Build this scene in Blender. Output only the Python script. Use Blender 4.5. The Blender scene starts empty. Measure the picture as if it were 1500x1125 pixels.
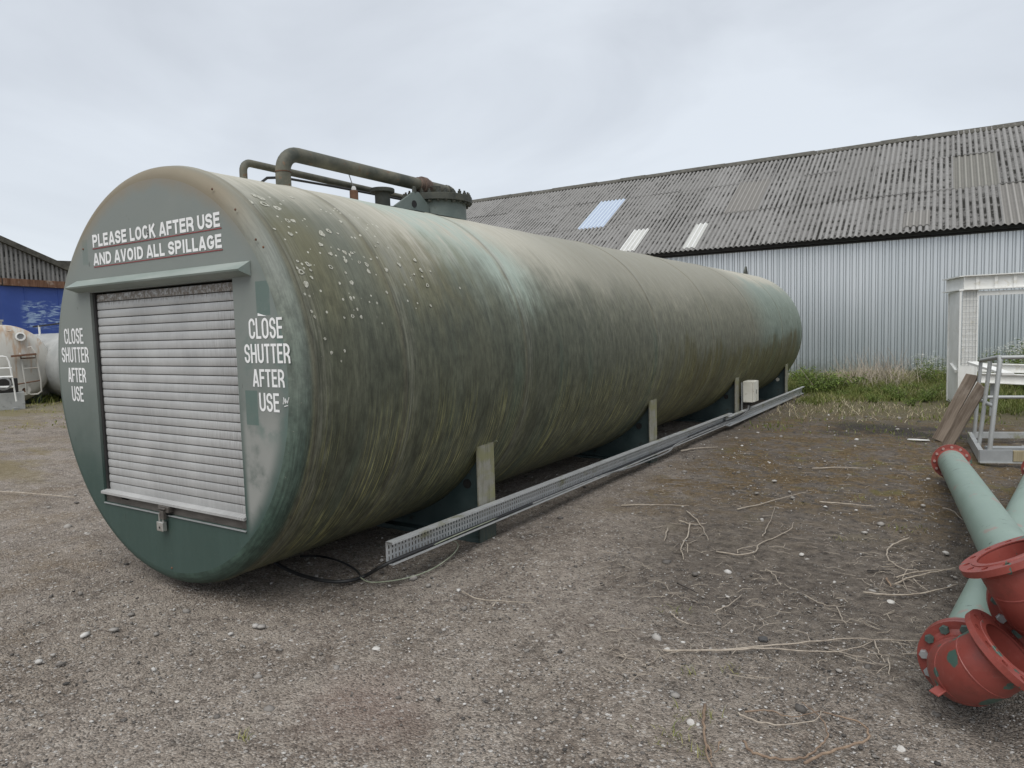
import bpy, bmesh, math, random
import numpy as np
from mathutils import Vector, Matrix, noise as mnoise

random.seed(7)
rng = np.random.default_rng(7)
S = bpy.context.scene
COL = S.collection
PI = math.pi
rad = math.radians

# ------------------------------------------------------------------ camera
FPX = 1030.0                                   # focal length in pixels of the 1500 px wide photograph
YAW, PITCH, ROLL = 0.57374, 0.078127, -0.028008
CAM = np.array([4.456, -2.608, 1.692])
fwd = np.array([-math.sin(YAW) * math.cos(PITCH), math.cos(YAW) * math.cos(PITCH), -math.sin(PITCH)])
rt = np.array([math.cos(YAW), math.sin(YAW), 0.0])
up = np.cross(rt, fwd)
R_ = rt * math.cos(ROLL) + up * math.sin(ROLL)
U_ = -rt * math.sin(ROLL) + up * math.cos(ROLL)
cd = bpy.data.cameras.new('camera')
cam = bpy.data.objects.new('camera', cd)
COL.objects.link(cam)
m = Matrix.Identity(4)
for i in range(3):
    m[i][0], m[i][1], m[i][2], m[i][3] = R_[i], U_[i], -fwd[i], CAM[i]
cam.matrix_world = m
cd.sensor_width = 36.0
cd.lens = FPX / 1500 * 36.0
cd.clip_end = 3000
cd.clip_start = 0.05
S.camera = cam

# ------------------------------------------------------------------ world, sun, exposure
W = bpy.data.worlds.new('World')
S.world = W
W.use_nodes = True
wt = W.node_tree
wt.nodes.clear()
wo = wt.nodes.new('ShaderNodeOutputWorld')
bg = wt.nodes.new('ShaderNodeBackground')
bg.inputs[1].default_value = 0.1
SUN_EL, SUN_AZ = rad(58), rad(165)               # azimuth clockwise from +Y
sky = wt.nodes.new('ShaderNodeTexSky')
sky.sky_type = 'NISHITA'
sky.sun_disc = False
sky.sun_elevation = SUN_EL
sky.sun_rotation = SUN_AZ
wg = wt.nodes.new('ShaderNodeTexCoord')
wm = wt.nodes.new('ShaderNodeMapping')
wm.inputs['Scale'].default_value = (1.0, 1.0, 2.6)
wt.links.new(wg.outputs['Generated'], wm.inputs[0])
wn = wt.nodes.new('ShaderNodeTexNoise')
wn.inputs['Scale'].default_value = 1.8
wn.inputs['Detail'].default_value = 6.0
wn.inputs['Roughness'].default_value = 0.5
wn.inputs['Distortion'].default_value = 0.5
wt.links.new(wm.outputs[0], wn.inputs['Vector'])
wr = wt.nodes.new('ShaderNodeValToRGB')
wr.color_ramp.elements[0].position = 0.33
wr.color_ramp.elements[0].color = (0.400, 0.424, 0.460, 1)
wr.color_ramp.elements[1].position = 0.64
wr.color_ramp.elements[1].color = (0.525, 0.557, 0.595, 1)
wt.links.new(wn.outputs[0], wr.inputs[0])
ws = wt.nodes.new('ShaderNodeVectorMath')
ws.operation = 'SCALE'
ws.inputs['Scale'].default_value = 10.0
wt.links.new(wr.outputs[0], ws.inputs[0])
wx = wt.nodes.new('ShaderNodeMix')
wx.data_type = 'RGBA'
wx.inputs[0].default_value = 0.9                 # share of cloud over the clear sky
wt.links.new(sky.outputs[0], wx.inputs[6])
wt.links.new(ws.outputs[0], wx.inputs[7])
wt.links.new(wx.outputs[2], bg.inputs[0])
wt.links.new(bg.outputs[0], wo.inputs[0])

sd = bpy.data.lights.new('sun', 'SUN')
sd.energy = 1.5
sd.angle = rad(50)
sd.color = (1.0, 0.97, 0.92)
sun = bpy.data.objects.new('sun', sd)
COL.objects.link(sun)
to_sun = Vector((math.sin(SUN_AZ) * math.cos(SUN_EL), math.cos(SUN_AZ) * math.cos(SUN_EL), math.sin(SUN_EL)))
sun.rotation_euler = to_sun.to_track_quat('Z', 'Y').to_euler()
sun.location = (0, -5, 30)

S.view_settings.view_transform = 'Standard'
S.view_settings.look = 'None'
S.view_settings.exposure = 0.6
S.view_settings.gamma = 1.0
S.view_settings.use_curve_mapping = False


# ------------------------------------------------------------------ pixel -> place helpers (photograph pixels, 1500 x 1125)
def pray(x, y):
    return fwd + R_ * (x - 750) / FPX - U_ * (y - 562.5) / FPX


def atz(x, y, z=0.0):
    d = pray(x, y)
    return Vector(CAM + d * (z - CAM[2]) / d[2])


def atx(x, y, X=0.0):
    d = pray(x, y)
    return Vector(CAM + d * (X - CAM[0]) / d[0])


def aty(x, y, Y=0.0):
    d = pray(x, y)
    return Vector(CAM + d * (Y - CAM[1]) / d[1])


# ------------------------------------------------------------------ material node helper
class M:
    def __init__(s, name, rough=0.6, metal=0.0, spec=0.5):
        s.m = bpy.data.materials.new(name)
        s.m.use_nodes = True
        s.t = s.m.node_tree
        s.b = s.t.nodes['Principled BSDF']
        s.b.inputs['Roughness'].default_value = rough
        s.b.inputs['Metallic'].default_value = metal
        s.b.inputs['Specular IOR Level'].default_value = spec
        s._tc = None

    def set(s, node, key, v):
        if v is None:
            return
        i = node.inputs[key]
        if isinstance(v, bpy.types.NodeSocket):
            s.t.links.new(v, i)
        elif isinstance(v, (tuple, list)) and len(v) == 3 and i.type == 'RGBA':
            i.default_value = (*v, 1)
        else:
            i.default_value = v

    def new(s, typ):
        return s.t.nodes.new(typ)

    def tc(s, which='Object'):
        if s._tc is None:
            s._tc = s.new('ShaderNodeTexCoord')
        return s._tc.outputs[which]

    def pos(s):
        return s.new('ShaderNodeNewGeometry').outputs['Position']

    def rnd(s):
        return s.new('ShaderNodeObjectInfo').outputs['Random']

    def xyz(s, v):
        n = s.new('ShaderNodeSeparateXYZ')
        s.set(n, 0, v)
        return n.outputs[0], n.outputs[1], n.outputs[2]

    def vec(s, x=0.0, y=0.0, z=0.0):
        n = s.new('ShaderNodeCombineXYZ')
        s.set(n, 0, x); s.set(n, 1, y); s.set(n, 2, z)
        return n.outputs[0]

    def map(s, v, sc=(1, 1, 1), loc=(0, 0, 0), rot=(0, 0, 0)):
        n = s.new('ShaderNodeMapping')
        s.set(n, 0, v)
        n.inputs['Scale'].default_value = sc
        n.inputs['Location'].default_value = loc
        n.inputs['Rotation'].default_value = rot
        return n.outputs[0]

    def noise(s, v, sc=1.0, det=3.0, rough=0.55, dist=0.0, col=False):
        n = s.new('ShaderNodeTexNoise')
        s.set(n, 'Vector', v)
        n.inputs['Scale'].default_value = sc
        n.inputs['Detail'].default_value = det
        n.inputs['Roughness'].default_value = rough
        n.inputs['Distortion'].default_value = dist
        return n.outputs[1 if col else 0]

    def voro(s, v, sc=1.0, feat='F1', rand=1.0):
        n = s.new('ShaderNodeTexVoronoi')
        n.feature = feat
        s.set(n, 'Vector', v)
        n.inputs['Scale'].default_value = sc
        n.inputs['Randomness'].default_value = rand
        return n.outputs

    def math(s, op, a, b=0.0, c=0.0, clamp=False):
        n = s.new('ShaderNodeMath')
        n.operation = op
        n.use_clamp = clamp
        s.set(n, 0, a); s.set(n, 1, b); s.set(n, 2, c)
        return n.outputs[0]

    def mul(s, a, b): return s.math('MULTIPLY', a, b)
    def add(s, a, b): return s.math('ADD', a, b)
    def sub(s, a, b): return s.math('SUBTRACT', a, b)

    def step(s, x, a, b, lo=0.0, hi=1.0):
        n = s.new('ShaderNodeMapRange')
        n.interpolation_type = 'SMOOTHSTEP'
        s.set(n, 0, x)
        n.inputs[1].default_value = min(a, b)
        n.inputs[2].default_value = max(a, b)
        n.inputs[3].default_value = lo if a < b else hi
        n.inputs[4].default_value = hi if a < b else lo
        return n.outputs[0]

    def band(s, x, a, b, c, d):
        return s.mul(s.step(x, a, b), s.step(x, d, c))

    def mix(s, f, a, b, blend='MIX'):
        n = s.new('ShaderNodeMix')
        n.data_type = 'RGBA'
        n.blend_type = blend
        s.set(n, 0, f); s.set(n, 6, a); s.set(n, 7, b)
        return n.outputs[2]

    def ramp(s, f, *stops):
        n = s.new('ShaderNodeValToRGB')
        cr = n.color_ramp
        while len(cr.elements) < len(stops):
            cr.elements.new(0.5)
        for e, (p, c) in zip(cr.elements, stops):
            e.position = p
            e.color = (*c, 1) if len(c) == 3 else c
        s.set(n, 0, f)
        return n.outputs[0]

    def bump(s, h, strength=0.3, dist=0.01, normal=None):
        n = s.new('ShaderNodeBump')
        n.inputs['Strength'].default_value = strength
        n.inputs['Distance'].default_value = dist
        s.set(n, 'Height', h)
        if normal is not None:
            s.set(n, 'Normal', normal)
        return n.outputs[0]

    def out(s, col=None, rough=None, metal=None, normal=None):
        s.set(s.b, 'Base Color', col)
        s.set(s.b, 'Roughness', rough)
        s.set(s.b, 'Metallic', metal)
        s.set(s.b, 'Normal', normal)
        return s.m


def simple(name, c1, c2, sc=6.0, rough=0.6, metal=0.0, bump=0.15, det=5.0, stretch=(1, 1, 1), c3=None, spec=0.5):
    k = M(name, rough, metal, spec)
    v = k.map(k.tc(), stretch)
    n = k.noise(v, sc, det, 0.62)
    col = k.ramp(n, (0.35, c1), (0.65, c2))
    if c3 is not None:
        n3 = k.noise(v, sc * 2.7, 6, 0.7)
        col = k.mix(k.step(n3, 0.58, 0.68), col, c3)
    return k.out(col, k.step(n, 0.2, 0.8, max(0, rough - .1), min(1, rough + .12)), None, k.bump(k.noise(v, sc * 6, 3), bump, 0.004))


# ------------------------------------------------------------------ mesh helpers
class MB:
    def __init__(s):
        s.v = []; s.f = []; s.uv = None

    def add(s, vs, fs):
        o = len(s.v)
        s.v += [tuple(q) for q in vs]
        s.f += [tuple(i + o for i in f) for f in fs]
        return s

    def box(s, a, b, M4=None):
        (x0, y0, z0), (x1, y1, z1) = a, b
        vs = [Vector(q) for q in ((x0, y0, z0), (x1, y0, z0), (x1, y1, z0), (x0, y1, z0), (x0, y0, z1), (x1, y0, z1), (x1, y1, z1), (x0, y1, z1))]
        if M4 is not None:
            vs = [M4 @ q for q in vs]
        return s.add(vs, [(3, 2, 1, 0), (4, 5, 6, 7), (0, 1, 5, 4), (1, 2, 6, 5), (2, 3, 7, 6), (3, 0, 4, 7)])

    def bar(s, p, q, w, h, roll=0.0, upv=(0, 0, 1)):
        p, q = Vector(p), Vector(q)
        d = (q - p).normalized()
        u = Vector(upv)
        if abs(d.dot(u)) > 0.98:
            u = Vector((1, 0, 0))
        a = d.cross(u).normalized(); b = a.cross(d).normalized()
        ca, sa = math.cos(roll), math.sin(roll)
        a, b = a * ca + b * sa, b * ca - a * sa
        vs = []
        for e in (p, q):
            vs += [e - a * w / 2 - b * h / 2, e + a * w / 2 - b * h / 2, e + a * w / 2 + b * h / 2, e - a * w / 2 + b * h / 2]
        return s.add(vs, [(0, 1, 2, 3), (7, 6, 5, 4), (4, 5, 1, 0), (5, 6, 2, 1), (6, 7, 3, 2), (7, 4, 0, 3)])

    def tube(s, pts, r, n=8, cap=True):
        pts = [Vector(q) for q in pts]
        rs = r if isinstance(r, (list, tuple)) else [r] * len(pts)
        rings = []
        d0 = (pts[1] - pts[0]).normalized()
        a = d0.orthogonal().normalized()
        for i, p in enumerate(pts):
            if i == 0: d = pts[1] - pts[0]
            elif i == len(pts) - 1: d = pts[-1] - pts[-2]
            else: d = (pts[i + 1] - p).normalized() + (p - pts[i - 1]).normalized()
            d = d.normalized() if d.length > 1e-9 else d0
            a = (a - d * a.dot(d))
            a = a.normalized() if a.length > 1e-6 else d.orthogonal().normalized()
            b = d.cross(a)
            rings.append([p + (a * math.cos(t) + b * math.sin(t)) * rs[i] for t in [2 * PI * k / n for k in range(n)]])
        vs = [q for g in rings for q in g]
        fs = []
        for i in range(len(pts) - 1):
            for k in range(n):
                k2 = (k + 1) % n
                fs.append((i * n + k, i * n + k2, (i + 1) * n + k2, (i + 1) * n + k))
        if cap:
            fs.append(tuple(range(n))[::-1])
            fs.append(tuple((len(pts) - 1) * n + k for k in range(n)))
        return s.add(vs, fs)

    def lathe(s, prof, n=32, M4=None, close=False):
        # prof = [(r, z)], axis z
        vs = []; fs = []
        for (r, z) in prof:
            for k in range(n):
                t = 2 * PI * k / n
                q = Vector((r * math.cos(t), r * math.sin(t), z))
                vs.append(M4 @ q if M4 is not None else q)
        L = len(prof)
        for i in range(L if close else L - 1):
            j = (i + 1) % L
            for k in range(n):
                k2 = (k + 1) % n
                fs.append((i * n + k, i * n + k2, j * n + k2, j * n + k))
        return s.add(vs, fs)

    def prism(s, poly, axis, a, b, M4=None):
        # poly in the two other axes, extruded along axis from a to b
        def mk(p, t):
            q = [p[0], p[1]]
            q.insert(axis, t)
            q = Vector(q)
            return M4 @ q if M4 is not None else q
        n = len(poly)
        vs = [mk(p, a) for p in poly] + [mk(p, b) for p in poly]
        fs = [tuple(range(n))[::-1], tuple(range(n, 2 * n))] + [(i, (i + 1) % n, n + (i + 1) % n, n + i) for i in range(n)]
        return s.add(vs, fs)

    def build(s, name, mat, parent=None, smooth=False, recalc=True, bevel=0.0):
        me = bpy.data.meshes.new(name)
        me.from_pydata(s.v, [], s.f)
        if recalc:
            bm = bmesh.new(); bm.from_mesh(me)
            bmesh.ops.recalc_face_normals(bm, faces=bm.faces)
            bm.to_mesh(me); bm.free()
        if s.uv is not None:
            lay = me.uv_layers.new(name='UVMap')
            vi = np.empty(len(me.loops), dtype=np.int32)
            me.loops.foreach_get('vertex_index', vi)
            lay.data.foreach_set('uv', np.asarray(s.uv, dtype=np.float32)[vi].ravel())
        if smooth:
            me.polygons.foreach_set('use_smooth', [True] * len(me.polygons))
            if smooth != 'all':
                me.set_sharp_from_angle(angle=rad(smooth if isinstance(smooth, (int, float)) and smooth is not True else 35))
        if mat is not None:
            me.materials.append(mat)
        o = bpy.data.objects.new(name, me)
        COL.objects.link(o)
        if parent is not None:
            o.parent = parent
        if bevel:
            bv = o.modifiers.new('Bevel', 'BEVEL')
            bv.width = bevel; bv.segments = 2; bv.limit_method = 'ANGLE'
        return o


def tag(o, label=None, cat=None, group=None, kind=None):
    if label: o['label'] = label
    if cat: o['category'] = cat
    if group: o['group'] = group
    if kind: o['kind'] = kind
    return o


def thing(name, label, cat, loc=(0, 0, 0), rz=0.0, group=None):
    o = bpy.data.objects.new(name, None)
    COL.objects.link(o)
    o.location = loc
    o.rotation_euler = (0, 0, rz)
    return tag(o, label, cat, group)


def dup(o, parent, loc=None, rot=None):
    c = o.copy()
    COL.objects.link(c)
    c.parent = parent
    if loc is not None: c.location = loc
    if rot is not None: c.rotation_euler = rot
    return c


def frame(origin, n, x=None):
    """matrix whose z axis is n"""
    n = Vector(n).normalized()
    x = Vector(x) if x is not None else n.orthogonal()
    x = (x - n * x.dot(n)).normalized()
    y = n.cross(x)
    mm = Matrix.Identity(4)
    for i in range(3):
        mm[i][0], mm[i][1], mm[i][2], mm[i][3] = x[i], y[i], n[i], origin[i]
    return mm


def np_mesh(name, v, f, mat, parent=None, smooth=False, attr=None):
    me = bpy.data.meshes.new(name)
    v = np.asarray(v, np.float32); f = np.asarray(f, np.int32)
    k = f.shape[1]
    me.vertices.add(len(v)); me.vertices.foreach_set('co', v.ravel())
    me.loops.add(f.size); me.loops.foreach_set('vertex_index', f.ravel())
    me.polygons.add(len(f))
    me.polygons.foreach_set('loop_start', np.arange(len(f), dtype=np.int32) * k)
    me.polygons.foreach_set('loop_total', np.full(len(f), k, np.int32))
    if smooth:
        me.polygons.foreach_set('use_smooth', np.ones(len(f), bool))
    me.update(calc_edges=True)
    if attr is not None:
        a = me.attributes.new('tint', 'FLOAT', 'POINT')
        a.data.foreach_set('value', np.asarray(attr, np.float32))
    me.materials.append(mat)
    o = bpy.data.objects.new(name, me)
    COL.objects.link(o)
    if parent is not None: o.parent = parent
    return o


# ================================================================== MATERIALS
TR = 1.375            # tank radius
AX = 1.425            # tank axis height
TL = 14.27            # tank length
RK = 0.09             # knuckle radius


def mat_shell():
    k = M('weathered_tank_paint', 0.55, 0, 0.35)
    u, v, _ = k.xyz(k.tc('UV'))
    UV = k.vec(u, v, 0.0)
    deg0 = k.mul(v, 57.2958 / TR)
    streak = k.noise(k.vec(k.mul(u, 14.0), k.mul(v, 0.7)), 1.0, 5, 0.65)
    fine = k.noise(k.vec(k.mul(u, 60.0), k.mul(v, 2.2)), 1.0, 4, 0.6)
    blot = k.noise(UV, 1.1, 5, 0.6)
    patch = k.noise(k.vec(k.mul(u, 6.5), k.mul(v, 1.7), 4.0), 1.0, 6, 0.66)
    wob = k.add(k.mul(k.sub(streak, 0.5), 26.0), k.mul(k.sub(blot, 0.5), 46.0))
    deg = k.add(deg0, wob)
    base = k.mix(patch, (0.098, 0.110, 0.082), (0.178, 0.182, 0.145))
    # chalk and dust lie on the upper shell
    dust = k.mix(k.step(fine, .3, .7), (0.38, 0.36, 0.285), (0.51, 0.485, 0.41))
    front = k.step(u, 1.5, 0.6)
    dtop = k.step(deg, 72, 38)
    dtop2 = k.step(deg, 50, 20)
    dfac = k.mix(front, dtop, dtop2)
    col = k.mix(k.mul(dfac, 0.95), base, dust)
    # long view: dusty down to mid height between 4 and 10 m
    mid = k.mul(k.band(u, 2.6, 4.2, 10.0, 11.5), k.step(deg, 94, 44))
    col = k.mix(k.mul(mid, 0.9), col, k.mix(fine, (0.33, 0.315, 0.255), (0.47, 0.45, 0.38)))
    # bare teal paint washed clean below the manway and at the far end
    um = k.add(u, k.add(k.mul(k.sub(blot, .5), 1.2), k.mul(deg0, -0.008)))
    teal = k.mul(k.band(um, 1.05, 1.35, 1.9, 2.7), k.band(deg, 4, 18, 52, 88))
    teal = k.mul(teal, k.step(patch, 0.30, 0.55))
    col = k.mix(k.mul(teal, 0.75), col, k.mix(fine, (0.29, 0.375, 0.335), (0.42, 0.49, 0.435)))
    far = k.mul(k.step(k.add(u, k.mul(k.sub(blot, .5), 2.2)), 9.6, 10.6), k.step(deg, 104, 90))
    far = k.mul(far, k.step(deg, 30, 50))
    col = k.mix(k.mul(far, 0.8), col, k.mix(fine, (0.20, 0.25, 0.22), (0.26, 0.31, 0.27)))
    # olive algae on the shoulder near the front
    ol = k.mul(k.band(deg, 34, 54, 88, 110), k.add(k.band(u, 0.05, 0.14, 0.35, 0.6), k.mul(k.band(u, 0.6, 1.0, 1.7, 2.3), k.step(patch, .35, .6))))
    col = k.mix(k.mul(ol, 0.7), col, k.mix(streak, (0.098, 0.090, 0.042), (0.178, 0.164, 0.092)))
    # dark grey green side
    dk = k.mul(k.band(deg, 52, 82, 150, 170), k.step(k.add(u, k.mul(k.sub(blot, .5), 2.0)), 7.5, 2.8, .22, 1.0))
    m2 = k.mul(k.band(u, 2.8, 4.6, 10.0, 11.5), k.step(deg, 118, 80))
    col = k.mix(k.mul(m2, .6), col, k.mix(fine, (0.135, 0.13, 0.095), (0.22, 0.212, 0.165)))
    col = k.mix(k.mul(dk, 0.86), col, k.mix(k.step(patch, .3, .7), (0.056, 0.062, 0.043), (0.108, 0.114, 0.084)))
    # far algae band
    fb = k.mul(k.step(u, 5.0, 7.0), k.band(deg, 86, 98, 150, 170))
    col = k.mix(k.mul(fb, k.step(streak, .32, .56)), col, k.mix(fine, (0.070, 0.064, 0.026), (0.135, 0.125, 0.068)))
    # green clean runs among the algae
    gr = k.mul(k.step(k.noise(k.vec(k.mul(u, 2.3), k.mul(v, 0.25)), 1.0, 3, 0.5), 0.54, 0.66), k.band(deg, 75, 92, 175, 180))
    col = k.mix(k.mul(gr, 0.42), col, (0.080, 0.115, 0.090))
    # yellow-green growth in runs under the belly
    yl = k.noise(k.vec(k.mul(u, 70.0), k.mul(v, 1.1)), 1.0, 5, 0.78)
    ylm = k.noise(k.vec(k.mul(u, 2.6), k.mul(v, 0.6)), 1.0, 3, 0.5)
    yf = k.mul(k.mul(k.step(yl, .50, .60), k.step(k.add(k.mul(ylm, .75), k.mul(streak, .25)), .36, .56)), k.step(k.add(deg0, k.mul(k.sub(blot, .5), 30.0)), 88, 116))
    col = k.mix(k.mul(yf, 0.85), col, k.mix(fine, (0.23, 0.222, 0.070), (0.47, 0.45, 0.23)))
    # pale scratches
    sc = k.noise(k.vec(k.mul(u, 90.0), k.mul(v, 1.3), 3.0), 1.0, 2, 0.5)
    scf = k.mul(k.mul(k.step(sc, .66, .74), k.step(ylm, .42, .6)), k.step(deg0, 80, 112))
    col = k.mix(k.mul(scf, 0.6), col, (0.42, 0.42, 0.30))
    # brown rust / dirt at the rim of the front
    ox, oy, oz = k.xyz(k.tc('Object'))
    kf = k.step(k.add(oz, k.mul(k.sub(blot, .5), .9)), .55, 1.75)
    kf = k.mul(kf, k.step(k.math('ABSOLUTE', deg0), 112, 58, .5, 1.0))
    kcol = k.mix(kf, k.mix(patch, (0.034, 0.062, 0.050), (0.055, 0.088, 0.074)), k.mix(patch, (0.165, 0.185, 0.165), (0.215, 0.23, 0.205)))
    col = k.mix(k.step(u, 0.125, 0.055), col, kcol)
    kn = k.step(u, 0.14, 0.02)
    col = k.mix(k.mul(kn, k.mul(k.step(k.math('ABSOLUTE', deg0), 62, 30), 0.75)), col, k.mix(patch, (0.17, 0.115, 0.055), (0.25, 0.215, 0.15)))
    col = k.mix(k.mul(k.mul(kn, k.band(deg0, 55, 85, 110, 135)), k.mul(k.step(patch, .35, .6), .35)), col, (0.10, 0.14, 0.12))
    # seams hold dirt
    for y in (0.115, 0.88, 2.4, 5.4, 7.6, 9.95, 12.2):
        sm = k.step(k.math('ABSOLUTE', k.sub(u, y)), 0.035, 0.0)
        col = k.mix(k.mul(sm, 0.5), col, (0.12, 0.11, 0.08))
        s2 = k.mul(k.band(u, y, y + .02, y + .05, y + .16), k.step(fine, .35, .7))
        col = k.mix(k.mul(s2, 0.3), col, (0.38, 0.37, 0.31))
    fv = k.noise(k.vec(k.mul(u, 130.0), k.mul(v, 5.0)), 1.0, 4, 0.65)
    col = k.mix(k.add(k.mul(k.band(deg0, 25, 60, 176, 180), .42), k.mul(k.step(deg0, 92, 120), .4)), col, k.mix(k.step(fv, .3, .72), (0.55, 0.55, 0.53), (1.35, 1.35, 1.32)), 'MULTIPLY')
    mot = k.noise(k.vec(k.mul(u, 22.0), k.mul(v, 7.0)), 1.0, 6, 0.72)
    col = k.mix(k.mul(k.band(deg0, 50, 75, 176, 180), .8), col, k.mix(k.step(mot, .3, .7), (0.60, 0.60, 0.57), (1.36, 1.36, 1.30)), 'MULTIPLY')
    # lichen rosettes
    for (scl, amt, th, rmax) in ((32.0, 0.86, 9.0, 0.28),):
        vo = k.voro(k.map(UV, (1, 1, 1), (th, th * .7, 0)), scl)
        d = k.add(vo['Distance'], k.mul(k.sub(k.noise(UV, 60, 3), .5), 0.14))
        sel = k.xyz(vo['Color'])[0]
        reg = k.mul(k.step(k.add(u, k.mul(k.sub(blot, .5), 1.3)), 1.35, 0.75), k.band(deg0, 30, 40, 66, 84))
        reg = k.mul(reg, k.step(u, 0.1, 0.17))
        ring = k.mul(k.mul(k.band(d, 0.05, 0.13, rmax - .05, rmax), k.step(k.noise(UV, 38, 3), .32, .46)), k.step(sel, amt, amt + .03))
        core = k.mul(k.step(d, 0.09, 0.03), k.step(sel, amt, amt + .03))
        lf = k.math('MINIMUM', k.mul(k.add(ring, k.mul(core, 0.2)), k.step(reg, .2, .5)), 1.0)
        col = k.mix(lf, col, (0.52, 0.51, 0.43))
    spk = k.noise(UV, 75, 3, 0.7)
    col = k.mix(k.mul(k.step(spk, .66, .72), k.mul(k.band(deg0, 40, 70, 150, 170), .5)), col, (0.30, 0.30, 0.24))
    bmp = k.bump(k.add(k.mul(patch, .6), k.add(k.mul(streak, .5), k.mul(spk, .5))), 0.25, 0.006)
    return k.out(col, k.step(patch, .2, .8, .5, .72), None, bmp)


def mat_face():
    k = M('faded_green_end_paint', 0.5, 0, 0.4)
    P = k.tc()
    x, y, z = k.xyz(P)
    big = k.noise(P, 1.3, 4, .6)
    med = k.noise(P, 5, 5, .62)
    str_ = k.noise(k.map(P, (9, 1, 0.7)), 1.6, 4, .6)
    zz = k.add(z, k.mul(k.sub(big, .5), 0.9))
    fade = k.step(zz, 0.55, 1.75)
    col = k.mix(fade, k.mix(str_, (0.034, 0.062, 0.052), (0.052, 0.086, 0.074)), k.mix(med, (0.175, 0.195, 0.18), (0.225, 0.243, 0.224)))
    # pale washed zone to the right of the opening
    rw = k.mul(k.step(x, 0.845, 0.90), k.band(k.add(z, k.mul(k.sub(big, .5), .35)), .2, .3, 1.05, 1.5))
    rr0 = k.math('SQRT', k.add(k.mul(x, x), k.math('POWER', k.sub(z, AX), 2.0)))
    rw = k.mul(rw, k.step(rr0, 1.285, 1.17))
    col = k.mix(k.mul(rw, k.step(med, .25, .55)), col, k.mix(med, (0.225, 0.233, 0.216), (0.295, 0.298, 0.278)))
    # green stain around the lower lettering
    st = k.mul(k.step(x, .86, .95), k.mul(k.band(z, 1.0, 1.2, 1.6, 1.95), k.step(k.noise(P, 3.3, 4, .6), .46, .6)))
    col = k.mix(k.mul(st, .75), col, (0.095, 0.15, 0.13))
    # rectangles of older paint where plates were taken off
    for (x0, x1, z0, z1, a) in ((1.05, 1.165, 1.81, 2.0, .8), (.905, 1.01, 1.175, 1.375, .85), (-.83, -.76, 2.23, 2.40, .35)):
        r = k.mul(k.band(x, x0 - .004, x0, x1, x1 + .004), k.band(z, z0 - .004, z0, z1, z1 + .004))
        col = k.mix(k.mul(r, k.mul(k.step(med, .2, .5), a)), col, k.mix(med, (0.075, 0.12, 0.105), (0.11, 0.165, 0.145)))
    # tan bloom towards the rim at the top, teal at the right rim
    rr = k.math('SQRT', k.add(k.mul(x, x), k.math('POWER', k.sub(z, AX), 2.0)))
    rim = k.step(k.add(rr, k.mul(k.sub(med, .5), .12)), 1.19, 1.30)
    col = k.mix(k.mul(rim, k.mul(k.step(z, 2.05, 2.6), .7)), col, (0.245, 0.20, 0.14))
    col = k.mix(k.mul(rim, k.mul(k.step(x, .9, 1.2), .35)), col, (0.12, 0.165, 0.145))
    # scuffs
    sp = k.noise(P, 48, 3, .7)
    col = k.mix(k.mul(k.step(sp, .70, .74), .5), col, (0.35, 0.35, 0.32))
    nk = k.noise(k.map(P, (1, 1, .35)), 11, 3, .7)
    col = k.mix(k.mul(k.step(nk, .69, .74), .55), col, (0.03, 0.035, 0.03))
    return k.out(col, k.step(med, .2, .8, .42, .62), None, k.bump(k.add(sp, med), .12, .004))


def mat_slat():
    k = M('dull_galvanised_slats', 0.45, 0.35, 0.5)
    P = k.tc('Object')
    x, y, z = k.xyz(P)
    w = k.pos()
    wx_, wy_, wz_ = k.xyz(w)
    sc = k.noise(k.map(w, (60, 1, 1.6)), 1.0, 4, .6)
    fn = k.noise(k.map(w, (170, 1, 7)), 1.0, 3, .6)
    bl = k.noise(w, 2.3, 4, .6)
    col = k.mix(k.step(bl, .3, .7), (0.40, 0.40, 0.395), (0.54, 0.54, 0.53))
    col = k.mix(k.mul(k.step(sc, .40, .75), .35), col, (0.60, 0.60, 0.59))
    col = k.mix(k.mul(k.step(fn, .54, .75), .35), col, (0.24, 0.235, 0.225))
    edge = k.mul(k.step(k.add(wx_, k.mul(k.sub(bl, .5), .7)), .35, .95), k.step(fn, .42, .6))
    col = k.mix(k.mul(edge, .6), col, (0.24, 0.235, 0.225))
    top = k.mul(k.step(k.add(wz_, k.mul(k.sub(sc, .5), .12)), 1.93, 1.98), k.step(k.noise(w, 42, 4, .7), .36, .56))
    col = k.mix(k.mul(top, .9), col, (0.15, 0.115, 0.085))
    col = k.mix(k.mul(k.step(k.rnd(), .0, 1.0), .14), col, (0.3, 0.3, 0.29))
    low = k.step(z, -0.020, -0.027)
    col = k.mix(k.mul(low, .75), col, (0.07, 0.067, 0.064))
    return k.out(col, k.step(sc, .2, .8, .38, .6), None, k.bump(fn, .08, .002))


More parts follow.
